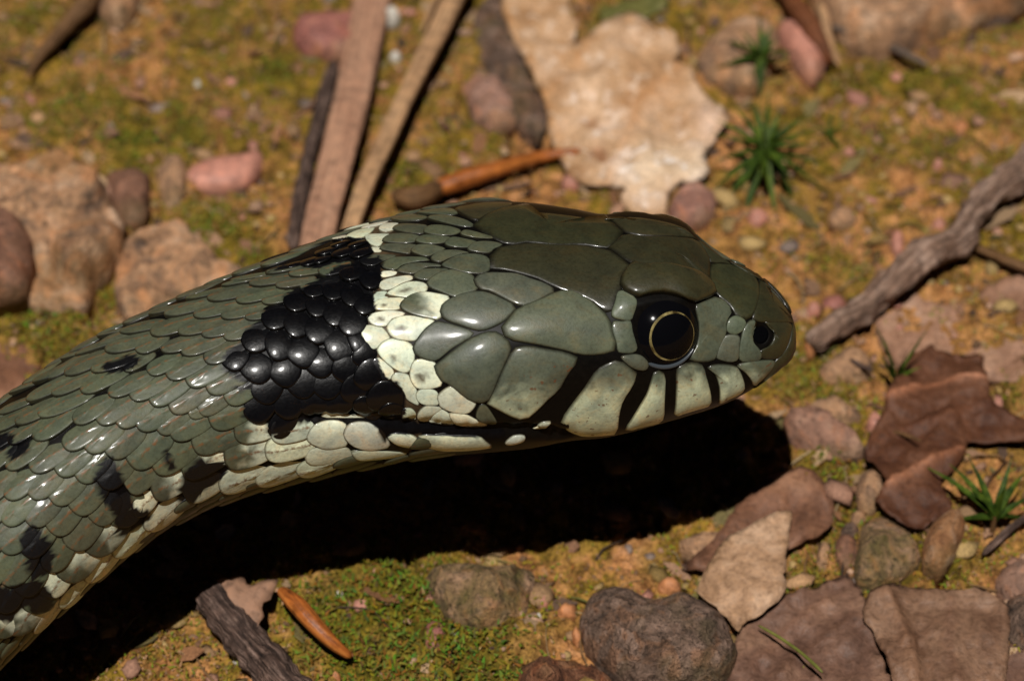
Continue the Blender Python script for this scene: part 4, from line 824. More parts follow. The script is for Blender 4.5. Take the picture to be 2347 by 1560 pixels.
slab('stone', 'flat peach coloured stone behind the small moss sprig', 'stone', [(1598, 120), (1640, 80), (1700, 40), (1760, 50), (1790, 90), (1768, 150), (1730, 200), (1690, 206), (1640, 182), (1604, 155)], TANS, .15, .03, .1, .01)
slab('stone', 'rough purple grey stone at the bottom of the picture', 'stone', [(1328, 1410), (1342, 1365), (1400, 1345), (1450, 1350), (1490, 1368), (1560, 1360), (1620, 1385), (1662, 1420), (1692, 1480), (1684, 1530), (1640, 1556), (1560, 1575), (1460, 1560), (1390, 1515), (1340, 1465)], GREY, .26, .10, .24, .017, grid=.03)
slab('stone', 'mossy rounded stone half under the shadow of the head', 'stone', [(972, 1320), (1000, 1300), (1080, 1290), (1160, 1290), (1228, 1310), (1218, 1370), (1190, 1415), (1140, 1436), (1070, 1428), (1010, 1392), (985, 1350)], OLIV, .14, .08, .2, .03)
slab('stone', 'cream triangular stone beside the dark brown leaf', 'stone', [(1965, 1165), (1975, 1090), (2000, 1083), (2030, 1130), (2010, 1160), (1990, 1172)], TANS, .13, .01, .07, .01)
slab('stone', 'rusty orange pebble beneath the lower right moss sprig', 'stone', [(2112, 1250), (2140, 1215), (2175, 1190), (2204, 1205), (2208, 1240), (2180, 1290), (2150, 1312), (2115, 1300)], mat_stone('rust_pebble', (0.20, 0.08, 0.03), (0.33, 0.16, 0.07), (0.42, 0.27, 0.18), 4), .14, .03, .12, .01)
slab('stone', 'tan stone at the edge of the head shadow above the pale flake', 'stone', [(1555, 1225), (1600, 1208), (1650, 1200), (1668, 1225), (1655, 1258), (1620, 1262), (1575, 1245)], TANS, .10, .02, .08, .01)
slab('stone', 'pale grey stone below the near end of the knobbly branch', 'stone', [(1878, 850), (1900, 825), (1940, 806), (1985, 812), (2004, 835), (1990, 860), (1940, 872), (1890, 868)], TANS, .10, .02, .08, .01)
slab('stone', 'long flat pinkish stone right of the head shadow', 'stone', [(1790, 972), (1860, 962), (1925, 985), (1962, 1015), (1985, 1048), (1930, 1052), (1860, 1040), (1805, 1015)], mat_stone('rose_stone', (0.22, 0.11, 0.07), (0.34, 0.18, 0.12), (0.46, 0.27, 0.18), 4), .14, .01, .07, .01)
slab('stone', 'buff wedge stone above the long flat pinkish stone', 'stone', [(1838, 950), (1880, 925), (1915, 915), (1960, 940), (1968, 965), (1930, 975), (1880, 968)], TANS, .08, .02, .07, .01)
slab('stone', 'mauve grey mossy stone between the wooden shards and the pale leaf', 'stone', [(1092, 20), (1140, -20), (1175, 60), (1215, 170), (1258, 270), (1240, 310), (1200, 300), (1160, 250), (1120, 180), (1090, 110)], GREY, .06, .03, .15, .02)
slab('stone', 'rosy pitted stone left of the big pale leaf', 'stone', [(1062, 190), (1090, 165), (1140, 180), (1185, 230), (1180, 280), (1120, 290), (1080, 255)], mat_stone('rosy_pitted', (0.26, 0.14, 0.09), (0.40, 0.22, 0.16), (0.50, 0.30, 0.23), 6), .08, .05, .15, .02)
slab('stone', 'tan stone at the top edge above the moss on the left', 'stone', [(195, -40), (225, 15), (265, 46), (300, 30), (330, -40)], TANS, .18, .03, .1, .01)
slab('stone', 'pinkish stone at the lower right edge below the moss sprig', 'stone', [(2285, 1320), (2320, 1285), (2390, 1290), (2390, 1390), (2330, 1372), (2295, 1350)], mat_stone('rose_stone_b', (0.22, 0.12, 0.08), (0.34, 0.19, 0.13), (0.42, 0.25, 0.18), 4), .14, .03, .1, .01)
slab('stone', 'grey stone in the bottom right corner under the folded leaf', 'stone', [(2305, 1380), (2345, 1370), (2400, 1390), (2400, 1500), (2330, 1490), (2305, 1440)], GREY, .10, .03, .1, .02)
slab('stone', 'olive crusted stone above the folded bottom right leaf', 'stone', [(1958, 1290), (1975, 1215), (2020, 1180), (2080, 1220), (2110, 1290), (2060, 1330), (2000, 1345), (1965, 1330)], OLIV, .11, .03, .12, .02)
slab('stone', 'rosy rubble stone behind the crown of the snake', 'stone', [(1535, 500), (1550, 440), (1600, 420), (1645, 440), (1640, 490), (1600, 520)], mat_stone('rosy_rubble', (0.24, 0.11, 0.08), (0.38, 0.19, 0.14), (0.48, 0.26, 0.19), 6), .08, .04, .1, .02)
slab('stone', 'brown gritty lump at the bottom edge left of the rough stone', 'stone', [(1190, 1530), (1240, 1508), (1330, 1515), (1400, 1550), (1400, 1620), (1190, 1620)], mat_stone('crumbly_earth', (0.08, 0.03, 0.015), (0.22, 0.09, 0.045), (0.36, 0.17, 0.09), 8, .9, 1.0), .12, .05, .15, .05)
for lab, x, y, rx, ry, mt, h in [
    ('tiny brick red pebble in the ochre moss at upper right', 2206, 268, 17, 16, ORNG, .06), ('tiny pink oval pebble right behind the crown', 1735, 512, 24, 17, PINK, .05), ('bright orange chip at the near tip of the branch', 1856, 792, 17, 26, ORNG, .10),
    ('orange chip above the rough purple grey stone', 1534, 1335, 28, 20, ORNG, .07), ('dull orange crumb left of the rough stone', 1322, 1452, 12, 18, ORNG, .07), ('reddish chip right of the mossy rounded stone', 1242, 1365, 15, 22, PINK, .06), ('white grain on the moss right of the dark bark twig', 776, 1353, 9, 9, WHIT, .06), ('white speck on the dark bark twig', 536, 1477, 7, 7, WHIT, .22),
    ('whitish quartz crumb right of the top of the broad shard', 899, 36, 19, 12, WHIT, .14), ('dull white crumb between the two wood shards', 905, 122, 13, 11, WHIT, .08), ('white bead of grit in the moss at upper left', 452, 188, 9, 10, WHIT, .05), ('pink pebble below the orange needle right end', 1310, 410, 24, 18, PINK, .06),
    ('pinkish round pebble above the branch middle', 2152, 515, 15, 12, PINK, .06), ('coral crumb in the moss below the red pebble', 2150, 380, 13, 11, PINK, .05), ('coral grain right of the big moss sprig', 1946, 343, 13, 9, PINK, .05), ('mauve pebble left of the near branch end', 1912, 690, 26, 20, PURP, .06), ('peach pebble beside the mauve pebble', 1864, 708, 17, 15, PINK, .06),
    ('peach nugget left of the branch knob', 1930, 500, 34, 22, TANS, .07), ('upright rosy pebble touching the branch', 2058, 552, 16, 28, PINK, .08), ('grey pebble right of the little khaki pebble', 300, 480, 14, 14, GREY, .05), ('pale crumb at the left of the flat brown leaf', 2005, 970, 18, 20, PINK, .08), ('round dark seed above the dark brown leaf', 2205, 818, 17, 14, mat_stone('seed_dark', (0.05, 0.035, 0.015), (0.09, 0.06, 0.03), (0.13, 0.09, 0.045), 4), .14),
    ('ochre crumb on the mossy edge of the head shadow', 777, 1353, 6, 6, ORNG, .05), ('pale round pebble beside the lower right pebble', 1966, 1185, 20, 14, TANS, .08), ('grey pebble on top of the rusty patch at lower right', 1948, 1218, 22, 18, GREY, .10), ('rusty upright chip under the grey lower right pebble', 1940, 1260, 24, 44, BRWN, .06), ('tan wedge pebble above the purple brown leaf', 1890, 1260, 20, 32, TANS, .05),
    ('pinkish grey pebble in the moss at the bottom', 995, 1455, 26, 34, PURP, .06), ('beige crumb on the brown leaf lower half', 2083, 1120, 10, 7, WHIT, .16), ('amber chip by the rough stone upper left', 1300, 1392, 24, 16, ORNG, .07), ('white crumb above the rough stone', 1234, 1413, 8, 8, WHIT, .06), ('peach crumb on the moss near bottom left', 770, 1545, 12, 10, ORNG, .07)]:
    k = 9; pts = [(x + rx * math.cos(2 * math.pi * a / k) * random.uniform(.82, 1.12), y + ry * math.sin(2 * math.pi * a / k) * random.uniform(.82, 1.12)) for a in range(k)]
    slab('pebble', lab, 'pebble', pts, mt, h, .02, max(rx, ry) / PXC * .8, .008, grid=.03, jag=.004)

# leaves and flakes
V1 = lambda pts, c=(1.25, 1.15, 1.05), h=.02, w=.03: (pts, h, w, c)
slab('dead_leaf', 'large pale torn leaf with whitish mould behind the crown', 'leaf', [(1140, -60), (1290, -60), (1306, 30), (1322, 75), (1312, 108), (1345, 98), (1385, 62), (1450, 36), (1482, 55), (1553, 95), (1562, 120), (1550, 158), (1580, 170), (1612, 215), (1640, 248), (1662, 262), (1668, 300), (1640, 338), (1612, 368), (1630, 400), (1610, 425), (1588, 432), (1560, 425), (1530, 450), (1530, 510), (1480, 510), (1420, 462), (1442, 432), (1390, 436), (1340, 425), (1300, 400), (1284, 360), (1264, 320), (1244, 230), (1218, 180), (1180, 112), (1154, 50)],
     LF_PALE, .022, 0.0, .02, .03, z0=.09, curl=.05, flat=True, grid=.035, veins=(V1([(1555, 155), (1470, 240), (1430, 330), (1385, 435)], (.95, .78, .6), .035, .03), V1([(1350, 100), (1290, 190), (1240, 215)], (.9, .75, .55), .02, .03), V1([(1150, 20), (1240, 200), (1290, 350)], (.95, .8, .6), .02, .03), V1([(1350, 190), (1365, 250), (1340, 330)], (1.3, 1.45, 1.7), .01, .15), V1([(1480, 390), (1540, 370), (1600, 400)], (1.5, 1.9, 2.5), .03, .24), V1([(1640, 300), (1600, 260)], (1.15, 1.2, 1.35), .01, .12), V1([(1355, 270), (1358, 285)], (.55, .4, .3), -.03, .04), V1([(1370, 340), (1378, 360)], (.6, .42, .35), -.03, .045), V1([(1440, 240), (1520, 200)], (.95, .82, .68), 0, .12)))
slab('dead_leaf', 'pinkish flat leaf lying behind the dark brown leaf', 'leaf', [(1985, 700), (2040, 660), (2120, 690), (2200, 700), (2280, 650), (2400, 620), (2400, 800), (2330, 880), (2280, 870), (2210, 850), (2130, 830), (2060, 840), (2020, 790)], LF_PNK, .022, 0.0, .02, .02, z0=.02, curl=.04, flat=True, veins=(V1([(2260, 700), (2290, 780), (2320, 870)], (.8, .8, .8), -.01, .03),))
slab('dead_leaf', 'dark brown curled leaf with light veins at the right', 'leaf', [(2038, 900), (2062, 845), (2095, 810), (2130, 793), (2165, 812), (2205, 822), (2252, 826), (2262, 900), (2278, 958), (2347, 985), (2420, 990), (2420, 1040), (2347, 1032), (2218, 1036), (2212, 1060), (2188, 1090), (2150, 1130), (2182, 1170), (2170, 1195), (2110, 1232), (2050, 1215), (2000, 1172), (2030, 1130), (1978, 1060), (1992, 1020), (2015, 975)],
     LF_BRN, .024, 0.0, .02, .02, z0=.12, curl=.05, flat=True, grid=.028, veins=(V1([(2032, 925), (2100, 892), (2160, 878), (2220, 874), (2268, 880)], (3.4, 3.6, 3.9), .035, .026), V1([(2030, 1125), (2100, 1088), (2150, 1062), (2210, 1040)], (2.8, 3.0, 3.2), .035, .026), V1([(1995, 1010), (2100, 985), (2240, 940)], (1.3, 1.3, 1.3), .02, .03)))
slab('bark_flake', 'pointed pale tan bark flake at the edge of the head shadow', 'bark flake', [(1598, 1365), (1612, 1320), (1655, 1248), (1700, 1222), (1765, 1195), (1813, 1187), (1806, 1240), (1796, 1320), (1798, 1368), (1750, 1412), (1712, 1430), (1690, 1456), (1672, 1430), (1645, 1400)], mat_leaf('tan_flake', (0.30, 0.17, 0.09), (0.44, 0.26, 0.15), (0.56, 0.36, 0.23), .65, 4), .03, 0.0, .02, .02, z0=.15, flat=True, tilt=(.05, .03))
slab('dead_leaf', 'flat reddish brown leaf under the pale pointed flake', 'leaf', [(1560, 1300), (1640, 1240), (1690, 1165), (1750, 1105), (1820, 1082), (1870, 1100), (1905, 1150), (1910, 1195), (1870, 1235), (1812, 1268), (1780, 1290), (1680, 1330)], LF_RUST, .022, 0.0, .02, .02, z0=.04, flat=True, curl=.03)
slab('dead_leaf', 'purple brown leaf with a green stalk on it at the bottom', 'leaf', [(1672, 1500), (1700, 1440), (1742, 1402), (1800, 1372), (1860, 1345), (1935, 1320), (1962, 1345), (1985, 1390), (2005, 1450), (2030, 1540), (2050, 1640), (1670, 1640)], LF_PRP, .022, 0.0, .02, .02, z0=.03, flat=True, curl=.04, grid=.034, veins=(V1([(1770, 1560), (1850, 1490), (1960, 1420)], (.8, .75, .7), .02, .03), V1([(1720, 1540), (1800, 1450), (1900, 1370)], (1.15, 1.1, 1.05), .02, .03)))
slab('dead_leaf', 'greyish brown folded leaf in the bottom right', 'leaf', [(1973, 1410), (1985, 1378), (2020, 1358), (2060, 1352), (2150, 1358), (2245, 1358), (2300, 1395), (2312, 1450), (2308, 1520), (2290, 1640), (2060, 1640), (2030, 1530), (2000, 1470), (1980, 1440)], mat_leaf('taupe_leaf', (0.15, 0.076, 0.045), (0.22, 0.12, 0.072), (0.30, 0.175, 0.11), .55, 2), .025, 0.0, .02, .02, z0=.09, flat=True, curl=.05, grid=.034, veins=(V1([(2030, 1365), (2075, 1460), (2100, 1600)], (1.15, 1.1, 1.05), .06, .04), V1([(2050, 1370), (2110, 1500), (2130, 1600)], (.7, .65, .6), -.02, .03), V1([(2180, 1370), (2170, 1480), (2200, 1600)], (.85, .8, .8), .02, .03)))
slab('dead_leaf', 'small dusky leaf in the bottom right corner', 'leaf', [(2300, 1500), (2330, 1470), (2400, 1480), (2400, 1640), (2290, 1640)], LF_PRP, .022, 0.0, .02, .02, z0=.04, flat=True)
slab('dead_leaf', 'dull brown leaf scrap at the left edge beside the body', 'leaf', [(-60, 730), (0, 738), (50, 780), (100, 835), (60, 900), (-60, 960)], LF_RUST, .022, 0.0, .02, .02, z0=.02, flat=True)
slab('dead_leaf', 'olive scrap of leaf over the top edge right of centre', 'leaf', [(1372, 20), (1440, 0), (1500, -20), (1540, 10), (1490, 40), (1430, 50), (1385, 55)], mat_leaf('olive_scrap', (0.09, 0.09, 0.02), (0.15, 0.14, 0.035), (0.22, 0.19, 0.06), .6, 4), .03, .02, .05, .02, z0=.05, flat=True)

# twigs, shards
twig('wood_shard', 'broad flat weathered shard of wood leaning down to the nape', 'wood shard', [(868, -60), (840, 60), (812, 200), (778, 340), (742, 480), (715, 620)], [100, 98, 94, 90, 84, 80], W_PALE, squash=.30, angular=1, wob=.03, z=[.05, .08, .1, .12, .14, .14], ends=.9)
twig('wood_shard', 'narrow tan shard of wood right of the broad one', 'wood shard', [(1062, -60), (1010, 60), (940, 200), (890, 310), (840, 420), (790, 560)], [60, 54, 46, 46, 44, 40], W_TAN, squash=.5, angular=1, wob=.05, z=[.25, .24, .22, .2, .18, .16], ends=.9)
twig('twig', 'dark grey rough twig along the left side of the broad shard', 'twig', [(766, 140), (748, 200), (724, 300), (698, 400), (682, 480), (672, 570)], [26, 36, 36, 34, 34, 32], W_DARK, knob=.15, wob=.25, z=[.02] * 6)
twig('twig', 'thin grey sliver of wood above the narrow shard', 'twig', [(1010, -30), (985, 25), (965, 75)], [14, 14, 10], W_TAN, z=[.1] * 3, n=20)
twig('pine_needle', 'glossy orange brown needle lying behind the crown', 'needle', [(1000, 432), (1060, 412), (1140, 388), (1230, 362), (1330, 345)], [42, 48, 42, 34, 16], W_ORNG, wob=.04, z=[.08, .09, .09, .09, .1])
twig('twig', 'brown stub at the left end of the orange needle', 'twig', [(905, 448), (940, 452), (975, 444), (1008, 430)], [44, 54, 52, 44], W_BRN, z=[.06, .07, .08, .08], wob=.15, n=26)
twig('branch', 'knobbly grey brown branch running to the right edge', 'branch', [(1862, 795), (1905, 755), (1960, 722), (2010, 680), (2070, 625), (2120, 580), (2190, 545), (2235, 480), (2290, 425), (2340, 390), (2420, 330)], [56, 56, 58, 58, 74, 76, 86, 78, 84, 86, 80], W_GREY, knob=.42, wob=.30, z=[.06, .08, .1, .1, .1, .1, .1, .1, .12, .12, .12], n=190, na=30)
twig('twig', 'slim brown side twig below the knobbly branch', 'twig', [(2225, 562), (2270, 580), (2320, 602), (2400, 630)], [20, 24, 26, 26], W_BRN, z=[.05, .08, .1, .1], n=36)
twig('stick', 'red brown bark stick at the top right above the salmon pebble', 'stick', [(1785, -50), (1815, 0), (1855, 55), (1885, 110), (1902, 150)], [46, 50, 54, 40, 24], W_RED, z=[.14, .14, .14, .1, .06])
twig('twig', 'pale fibrous twig against the edge of the upper right rock', 'twig', [(1875, -40), (1888, 30), (1900, 90), (1922, 150)], [28, 28, 24, 14], W_TAN, z=[.08] * 4, n=36)
twig('twig', 'thin dark grey twig below the upper right rock', 'twig', [(1905, 60), (1960, 80), (2020, 100), (2070, 122), (2128, 150)], [16, 22, 22, 20, 14], mat_wood('grey_thin', (0.07, 0.05, 0.04), (0.15, 0.11, 0.085), (0.22, 0.16, 0.12)), z=[.1, .12, .12, .12, .1], n=44)
twig('stick', 'dark brown tapering stick at the upper left corner', 'stick', [(225, -50), (195, 10), (160, 50), (120, 95), (85, 135), (60, 180)], [62, 56, 46, 34, 24, 12], W_BRN, z=[.1, .1, .1, .08, .06, .04])
twig('bark_twig', 'thick dark bark twig at the bottom left with pale torn wood', 'twig', [(470, 1360), (505, 1400), (550, 1450), (600, 1510), (650, 1570), (720, 1640)], [66, 76, 84, 88, 88, 88], W_DARK, z=[.05, .06, .06, .05, .04, .04], knob=.12, wob=.22, n=110, na=26)
slab('wood_chip', 'torn pale wood lying on the thick dark bark twig', 'wood chip', [(490, 1352), (520, 1342), (560, 1345), (575, 1365), (610, 1350), (640, 1352), (625, 1385), (600, 1400), (608, 1425), (590, 1450), (560, 1432), (525, 1410), (505, 1385)], mat_wood('torn_wood', (0.24, 0.13, 0.08), (0.36, 0.20, 0.125), (0.44, 0.26, 0.16)), .06, .02, .05, .02, z0=.22, flat=True)
twig('pine_needle', 'orange and grey needle pointing down right at the bottom', 'needle', [(640, 1350), (680, 1385), (720, 1430), (765, 1475), (805, 1505)], [22, 38, 36, 28, 16], W_ORNG, z=[.26, .24, .2, .16, .12], wob=.06)
twig('stalk', 'thin green stalk lying on the purple brown leaf', 'stalk', [(1738, 1432), (1790, 1462), (1840, 1498), (1885, 1540)], [6, 7, 7, 8], G_STALK, z=[.16, .17, .17, .17], n=30, na=8)
twig('twig', 'tiny dark twig on the pale grey stone by the branch', 'twig', [(1948, 822), (1975, 838), (2003, 848)], [11, 12, 9], W_DARK, z=[.12, .13, .12], n=14, na=8)
twig('twig', 'straw coloured twig tip left of the brown leaf base', 'twig', [(2110, 1010), (2050, 990), (2000, 1005)], [10, 8, 6], W_BRN, z=[.2, .15, .08], n=14, na=8)
twig('twig', 'short dark twig poking out of the lower right soil', 'twig', [(2252, 1270), (2290, 1235), (2330, 1200), (2380, 1170)], [16, 18, 18, 16], W_DARK, z=[.04, .05, .06, .06], n=30, na=9)

# moss sprigs: each leaf a part
t = NT('sprig_green'); n = t.noise(10, 3, .6, False); M_SPRIG = t.fin(t.ramp(n, [(.3, (0.012, 0.024, 0.002)), (.5, (0.034, 0.062, 0.005)), (.7, (0.10, 0.14, 0.012))]), .6, None, .2)
t = NT('sprig_stem'); M_STEM = t.fin((0.16, 0.08, 0.03), .6)
def blade(V, F, base, d, L, wd, droop):
    """a tapering channelled leaf"""
    d = d / np.linalg.norm(d); sd = np.cross(d, (0, 0, 1.)); sd /= np.linalg.norm(sd) + 1e-9; up = np.cross(sd, d)
    n = 7; o = len(V)
    for i in range(n):
        t_ = i / (n - 1); c = base + d * L * t_ - np.array([0, 0, 1.]) * droop * L * t_ * t_
        w_ = wd * (math.sin(math.pi * min(1, .25 + .75 * t_) ** .8) * .9 + .06) * (1 - t_ ** 3 * .6)
        V += [c - sd * w_ + up * w_ * .35, c, c + sd * w_ + up * w_ * .35]
    for i in range(n - 1):
        a = o + i * 3; F += [[a, a + 1, a + 4, a + 3], [a + 1, a + 2, a + 5, a + 4]]
def sprig(label, x, y, h, dirs, name='moss_sprig', grow=1.5):
    g = gpx(x, y, h); base = np.array([g[0], g[1], float(gh(g[0], g[1]))])
    root = empty(name, base, label=label, category='moss')
    V = []; F = []
    for i in range(5):
        for k in range(6): V.append(np.array([.018 * math.cos(k * math.pi / 3), .018 * math.sin(k * math.pi / 3), (h + .02) * i / 4 - .02]))
    for i in range(4):
        for k in range(6): F.append([i * 6 + k, i * 6 + (k + 1) % 6, i * 6 + 6 + (k + 1) % 6, i * 6 + 6 + k])
    mk('stem', V, F, M_STEM, parent=root)
    for (ex, ey, ez, wd) in dirs:
        tip = gpx(ex, ey, ez); b = np.array([0, 0, h * random.uniform(.75, 1.0)]); d = (tip - base - b) * grow; L = np.linalg.norm(d)
        V = []; F = []; blade(V, F, b, d + np.array([0, 0, .18 * L]), L, wd * random.uniform(.45, .68), random.uniform(.08, .3))
        o = mk('leaf', V, F, M_SPRIG, parent=root)
def ring_dirs(x, y, spec, h): return [(x + r * math.cos(math.radians(a)), y - r * math.sin(math.radians(a)), z, w) for a, r, z, w in spec]
sprig('large star shaped dark green moss sprig right of the pale leaf', 1752, 338, .30, ring_dirs(1752, 338, [(-20, 115, .18, .05), (-38, 130, .1, .05), (-62, 110, .08, .05), (-82, 125, .05, .06), (-105, 120, .05, .06), (-125, 115, .05, .06), (-140, 120, .08, .05), (-160, 85, .15, .05), (20, 115, .3, .05), (38, 95, .35, .05), (65, 70, .4, .05), (85, 100, .4, .05), (105, 75, .4, .05), (125, 90, .38, .05), (150, 95, .35, .05), (170, 85, .25, .05), (0, 90, .3, .05), (50, 60, .45, .05), (-50, 70, .3, .05), (-90, 60, .35, .05), (140, 50, .45, .05), (10, 60, .42, .05), (-120, 70, .3, .05), (95, 45, .5, .05)], .3))
sprig('smaller light green moss sprig above the large one', 1748, 128, .26, ring_dirs(1748, 128, [(160, 78, .2, .05), (200, 82, .15, .05), (130, 60, .3, .05), (95, 68, .35, .05), (75, 60, .38, .05), (50, 40, .35, .05), (5, 58, .2, .045), (-15, 50, .15, .045), (-95, 70, .08, .045), (-110, 45, .15, .045), (115, 40, .4, .05), (150, 40, .35, .05)], .26))
sprig('upright thin green shoot between branch and brown leaf', 2052, 868, .16, [(2002, 705, .75, .045), (2085, 790, .5, .035), (2140, 735, .55, .03), (2095, 775, .6, .03), (2035, 800, .4, .03), (2120, 830, .3, .03), (2010, 800, .3, .03)], 'grass_shoot', 1.05)
sprig('dark green moss sprig at the lower right edge', 2280, 1185, .20, [(2162, 1095, .22, .05), (2205, 1085, .3, .05), (2235, 1075, .42, .05), (2310, 1080, .4, .04), (2332, 1100, .3, .05), (2345, 1150, .2, .05), (2240, 1130, .35, .05), (2300, 1130, .4, .05), (2215, 1190, .1, .05), (2330, 1190, .1, .04)])
sprig('faint green moss sprig right of the big star sprig', 1900, 300, .04, ring_dirs(1900, 300, [(30, 50, .1, .03), (80, 45, .14, .03), (150, 45, .1, .03), (-60, 40, .04, .03)], .1))

# ------------------------------------------------------------------ what nobody could count: moss, grit, crumbs
def scatter_xy(n, lo=(-4.3, -4.4), hi=(4.3, 6.4)): return RNG.uniform(lo, hi, (n, 2))
pts = scatter_xy(480000); g_ = blobs(pts, GREEN); b_ = blobs(pts, BARE); nn = fbm(np.c_[pts, np.zeros(len(pts))], 2.6, 3, 91); nn2 = fbm(np.c_[pts, np.zeros(len(pts))], 9, 2, 92)
dens = np.clip(.32 + .85 * g_ - .5 * b_ + .75 * nn + .5 * nn2, 0.01, 1); keep = RNG.uniform(0, 1, len(pts)) < dens * .66
pts = pts[keep]; g_ = g_[keep]; nn2 = nn2[keep]; n = len(pts)
L_ = RNG.uniform(.014, .038, n) * (1 + .5 * g_); W_ = RNG.uniform(.004, .008, n) * (1 + .4 * g_); az = RNG.uniform(0, 2 * math.pi, n); el = RNG.uniform(.05, 1.2, n)
base = np.c_[pts, gh(pts[:, 0], pts[:, 1]) + RNG.uniform(-.005, .05, n) * (.3 + g_)]
d = np.stack([np.cos(az) * np.cos(el), np.sin(az) * np.cos(el), np.sin(el)], 1); sd = np.stack([-np.sin(az), np.cos(az), np.zeros(n)], 1)
V = np.stack([base - sd * W_[:, None], base + sd * W_[:, None], base + d * L_[:, None] * .6 + sd * W_[:, None] * .8, base + d * L_[:, None]], 1).reshape(-1, 3)
Fm = np.arange(4 * n).reshape(n, 4)
gcol = np.stack([.14 + .26 * RNG.uniform(0, 1, n), .11 + .17 * RNG.uniform(0, 1, n), .012 + .02 * RNG.uniform(0, 1, n)], 1)
gdark = np.stack([.06 + .20 * RNG.uniform(0, 1, n), .07 + .15 * RNG.uniform(0, 1, n), .006 + .018 * RNG.uniform(0, 1, n)], 1)
k = np.clip(g_ * 1.1, 0, 1)[:, None]; cb = gcol * (1 - k) + gdark * k
brn = RNG.uniform(0, 1, n) < .28 * (1 - k[:, 0]); cb[brn] = np.array([.36, .20, .10]) * RNG.uniform(.6, 1.3, (brn.sum(), 1))
t = NT('moss_fibre'); M_MOSS = t.fin(t.attr('Col').outputs['Color'], .75, None, .25)
mk('moss', V, Fm, M_MOSS, col=np.repeat(np.c_[cb, np.ones(n)], 4, 0), smooth=False, kind='stuff')

ico = [(0, 0, 1)] + [(math.cos(a) * .9, math.sin(a) * .9, .45) for a in np.arange(5) * 2 * math.pi / 5] + [(math.cos(a + .6) * .9, math.sin(a + .6) * .9, -.45) for a in np.arange(5) * 2 * math.pi / 5] + [(0, 0, -1)]
icf = [(0, i + 1, (i + 1) % 5 + 1) for i in range(5)] + [(i + 1, i + 6, (i + 1) % 5 + 1) for i in range(5)] + [((i + 1) % 5 + 1, i + 6, (i + 1) % 5 + 6) for i in range(5)] + [(11, (i + 1) % 5 + 6, i + 6) for i in range(5)]
ico = np.array(ico); icf = np.array(icf)
def grit(name, n, smin, smax, cols, flatness=(.35, .8)):
    p = scatter_xy(n); s = smin + (smax - smin) * RNG.uniform(0, 1, n) ** 2.5
    sc = np.stack([s * RNG.uniform(.6, 1.5, n), s * RNG.uniform(.5, 1.1, n), s * RNG.uniform(*flatness, n)], 1); az = RNG.uniform(0, 2 * math.pi, n)
    V = ico[None] * (1 + RNG.uniform(-.28, .28, (n, 12, 1))) * sc[:, None, :]
    ca, sa = np.cos(az)[:, None], np.sin(az)[:, None]; V = np.stack([V[..., 0] * ca - V[..., 1] * sa, V[..., 0] * sa + V[..., 1] * ca, V[..., 2]], -1)
    V = V + np.c_[p, gh(p[:, 0], p[:, 1]) + sc[:, 2] * .4][:, None, :]
    F = (icf[None] + (np.arange(n) * 12)[:, None, None]).reshape(-1, 3)
    ci = RNG.integers(0, len(cols), n); cc = np.array(cols)[ci] * RNG.uniform(.65, 1.25, (n, 1))
    mk(name, V.reshape(-1, 3), F, M_GRIT, col=np.repeat(np.c_[cc, np.ones(n)], 12, 0), smooth=True, kind='stuff')
t = NT('grit'); nn_ = t.noise(60, 3); M_GRIT = t.fin(t.mix(1.0, t.attr('Col').outputs['Color'], t.ramp(nn_, [(.3, (.6, .6, .6)), (.7, (1.3, 1.3, 1.3))]), 'MULTIPLY'), .8, t.bump(nn_, .5, .01), .3)
EARTH = [(.42, .24, .12), (.46, .25, .15), (.34, .20, .10), (.30, .19, .06), (.50, .30, .19), (.22, .12, .06), (.38, .20, .13), (.10, .055, .03), (.45, .30, .12)]
grit('soil_crumbs', 9000, .008, .04, EARTH)
grit('gravel', 1500, .03, .10, EARTH + [(.55, .25, .18), (.30, .22, .18)], (.2, .55))
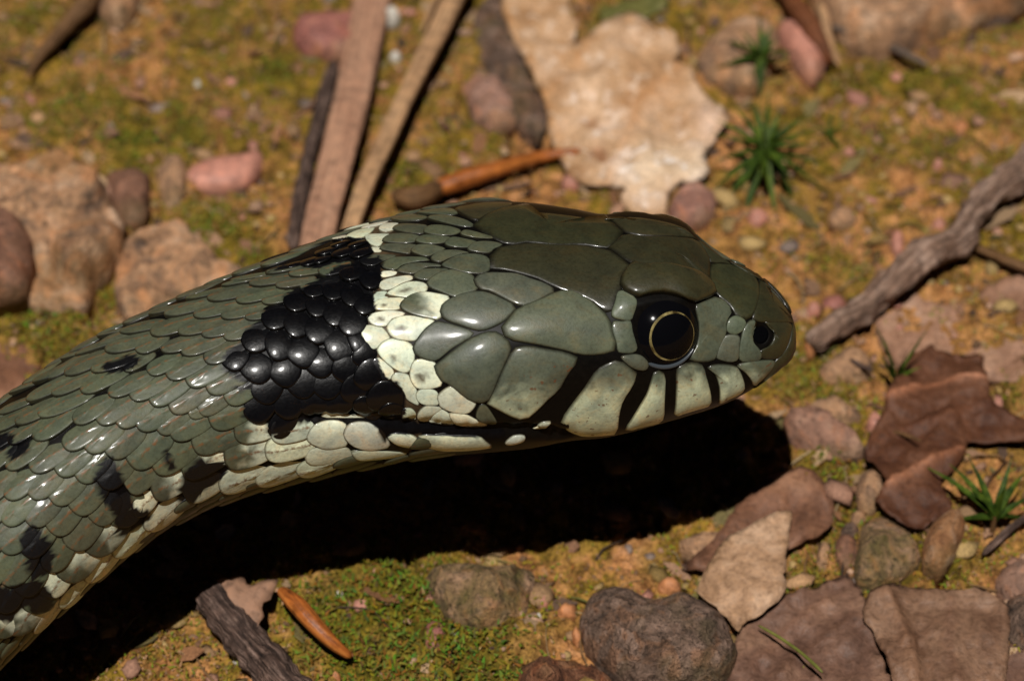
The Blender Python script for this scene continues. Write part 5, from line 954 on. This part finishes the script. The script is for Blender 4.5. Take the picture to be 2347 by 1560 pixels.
# chips of bark and leaf
n = 900; p = scatter_xy(n); az = RNG.uniform(0, 2 * math.pi, n); s = .03 + .10 * RNG.uniform(0, 1, n) ** 2
V = []; F = []; C_ = []
for i in range(n):
    a = az[i]; ca, sa = math.cos(a), math.sin(a); kx = s[i] * random.uniform(.8, 1.8); ky = s[i] * random.uniform(.25, .8); z = float(gh(*p[i])) + .02; tx, ty = random.uniform(-.5, .5), random.uniform(-.5, .5); o = len(V)
    prof = [(-1, -.3), (-.4, -1), (.5, -.8), (1, .1), (.4, .9), (-.6, .8)]
    for lay in (0, -.012):
        for u, v in prof:
            u2 = u * kx * random.uniform(.8, 1.1); v2 = v * ky * random.uniform(.8, 1.1); V.append((p[i][0] + u2 * ca - v2 * sa, p[i][1] + u2 * sa + v2 * ca, z + u2 * tx + v2 * ty + lay))
    F.append([o + k for k in range(6)]); F.append([o + 11 - k for k in range(6)])
    for k in range(6): F.append([o + k, o + 6 + k, o + 6 + (k + 1) % 6, o + (k + 1) % 6])
    c = np.array(random.choice([(.22, .11, .06), (.34, .19, .11), (.12, .07, .045), (.42, .27, .15), (.28, .13, .06), (.18, .14, .05)])) * random.uniform(.7, 1.2)
    C_ += [(*c, 1)] * 12
mk('leaf_litter', np.array(V), F, M_GRIT, col=np.array(C_), smooth=False, kind='stuff')

# fine rootlets, bits of straw and broken needles lying in the soil
V = []; F = []; C_ = []
for i in range(420):
    x, y = scatter_xy(1)[0]; a = random.uniform(0, 2 * math.pi); L = random.uniform(.12, .55); r = random.uniform(.004, .012); bend = random.uniform(-1.5, 1.5); col = np.array(random.choice([(.10, .05, .025), (.30, .19, .09), (.05, .03, .02), (.22, .12, .05), (.38, .27, .14), (.14, .13, .03)]))
    o = len(V); m = 7
    for q in range(m):
        z = float(gh(x, y)) + r + .012 + .03 * math.sin(math.pi * q / (m - 1)); sx, sy = -math.sin(a), math.cos(a); rr = r * (1 - .6 * q / (m - 1))
        V += [(x + sx * rr, y + sy * rr, z), (x, y, z + rr), (x - sx * rr, y - sy * rr, z), (x, y, z - rr)]; C_ += [(*col, 1)] * 4
        x += math.cos(a) * L / m; y += math.sin(a) * L / m; a += bend / m + random.uniform(-.15, .15)
    for q in range(m - 1):
        for k in range(4): F.append([o + q * 4 + k, o + q * 4 + (k + 1) % 4, o + q * 4 + 4 + (k + 1) % 4, o + q * 4 + 4 + k])
mk('plant_fibres', np.array(V), F, M_GRIT, col=np.array(C_), kind='stuff')
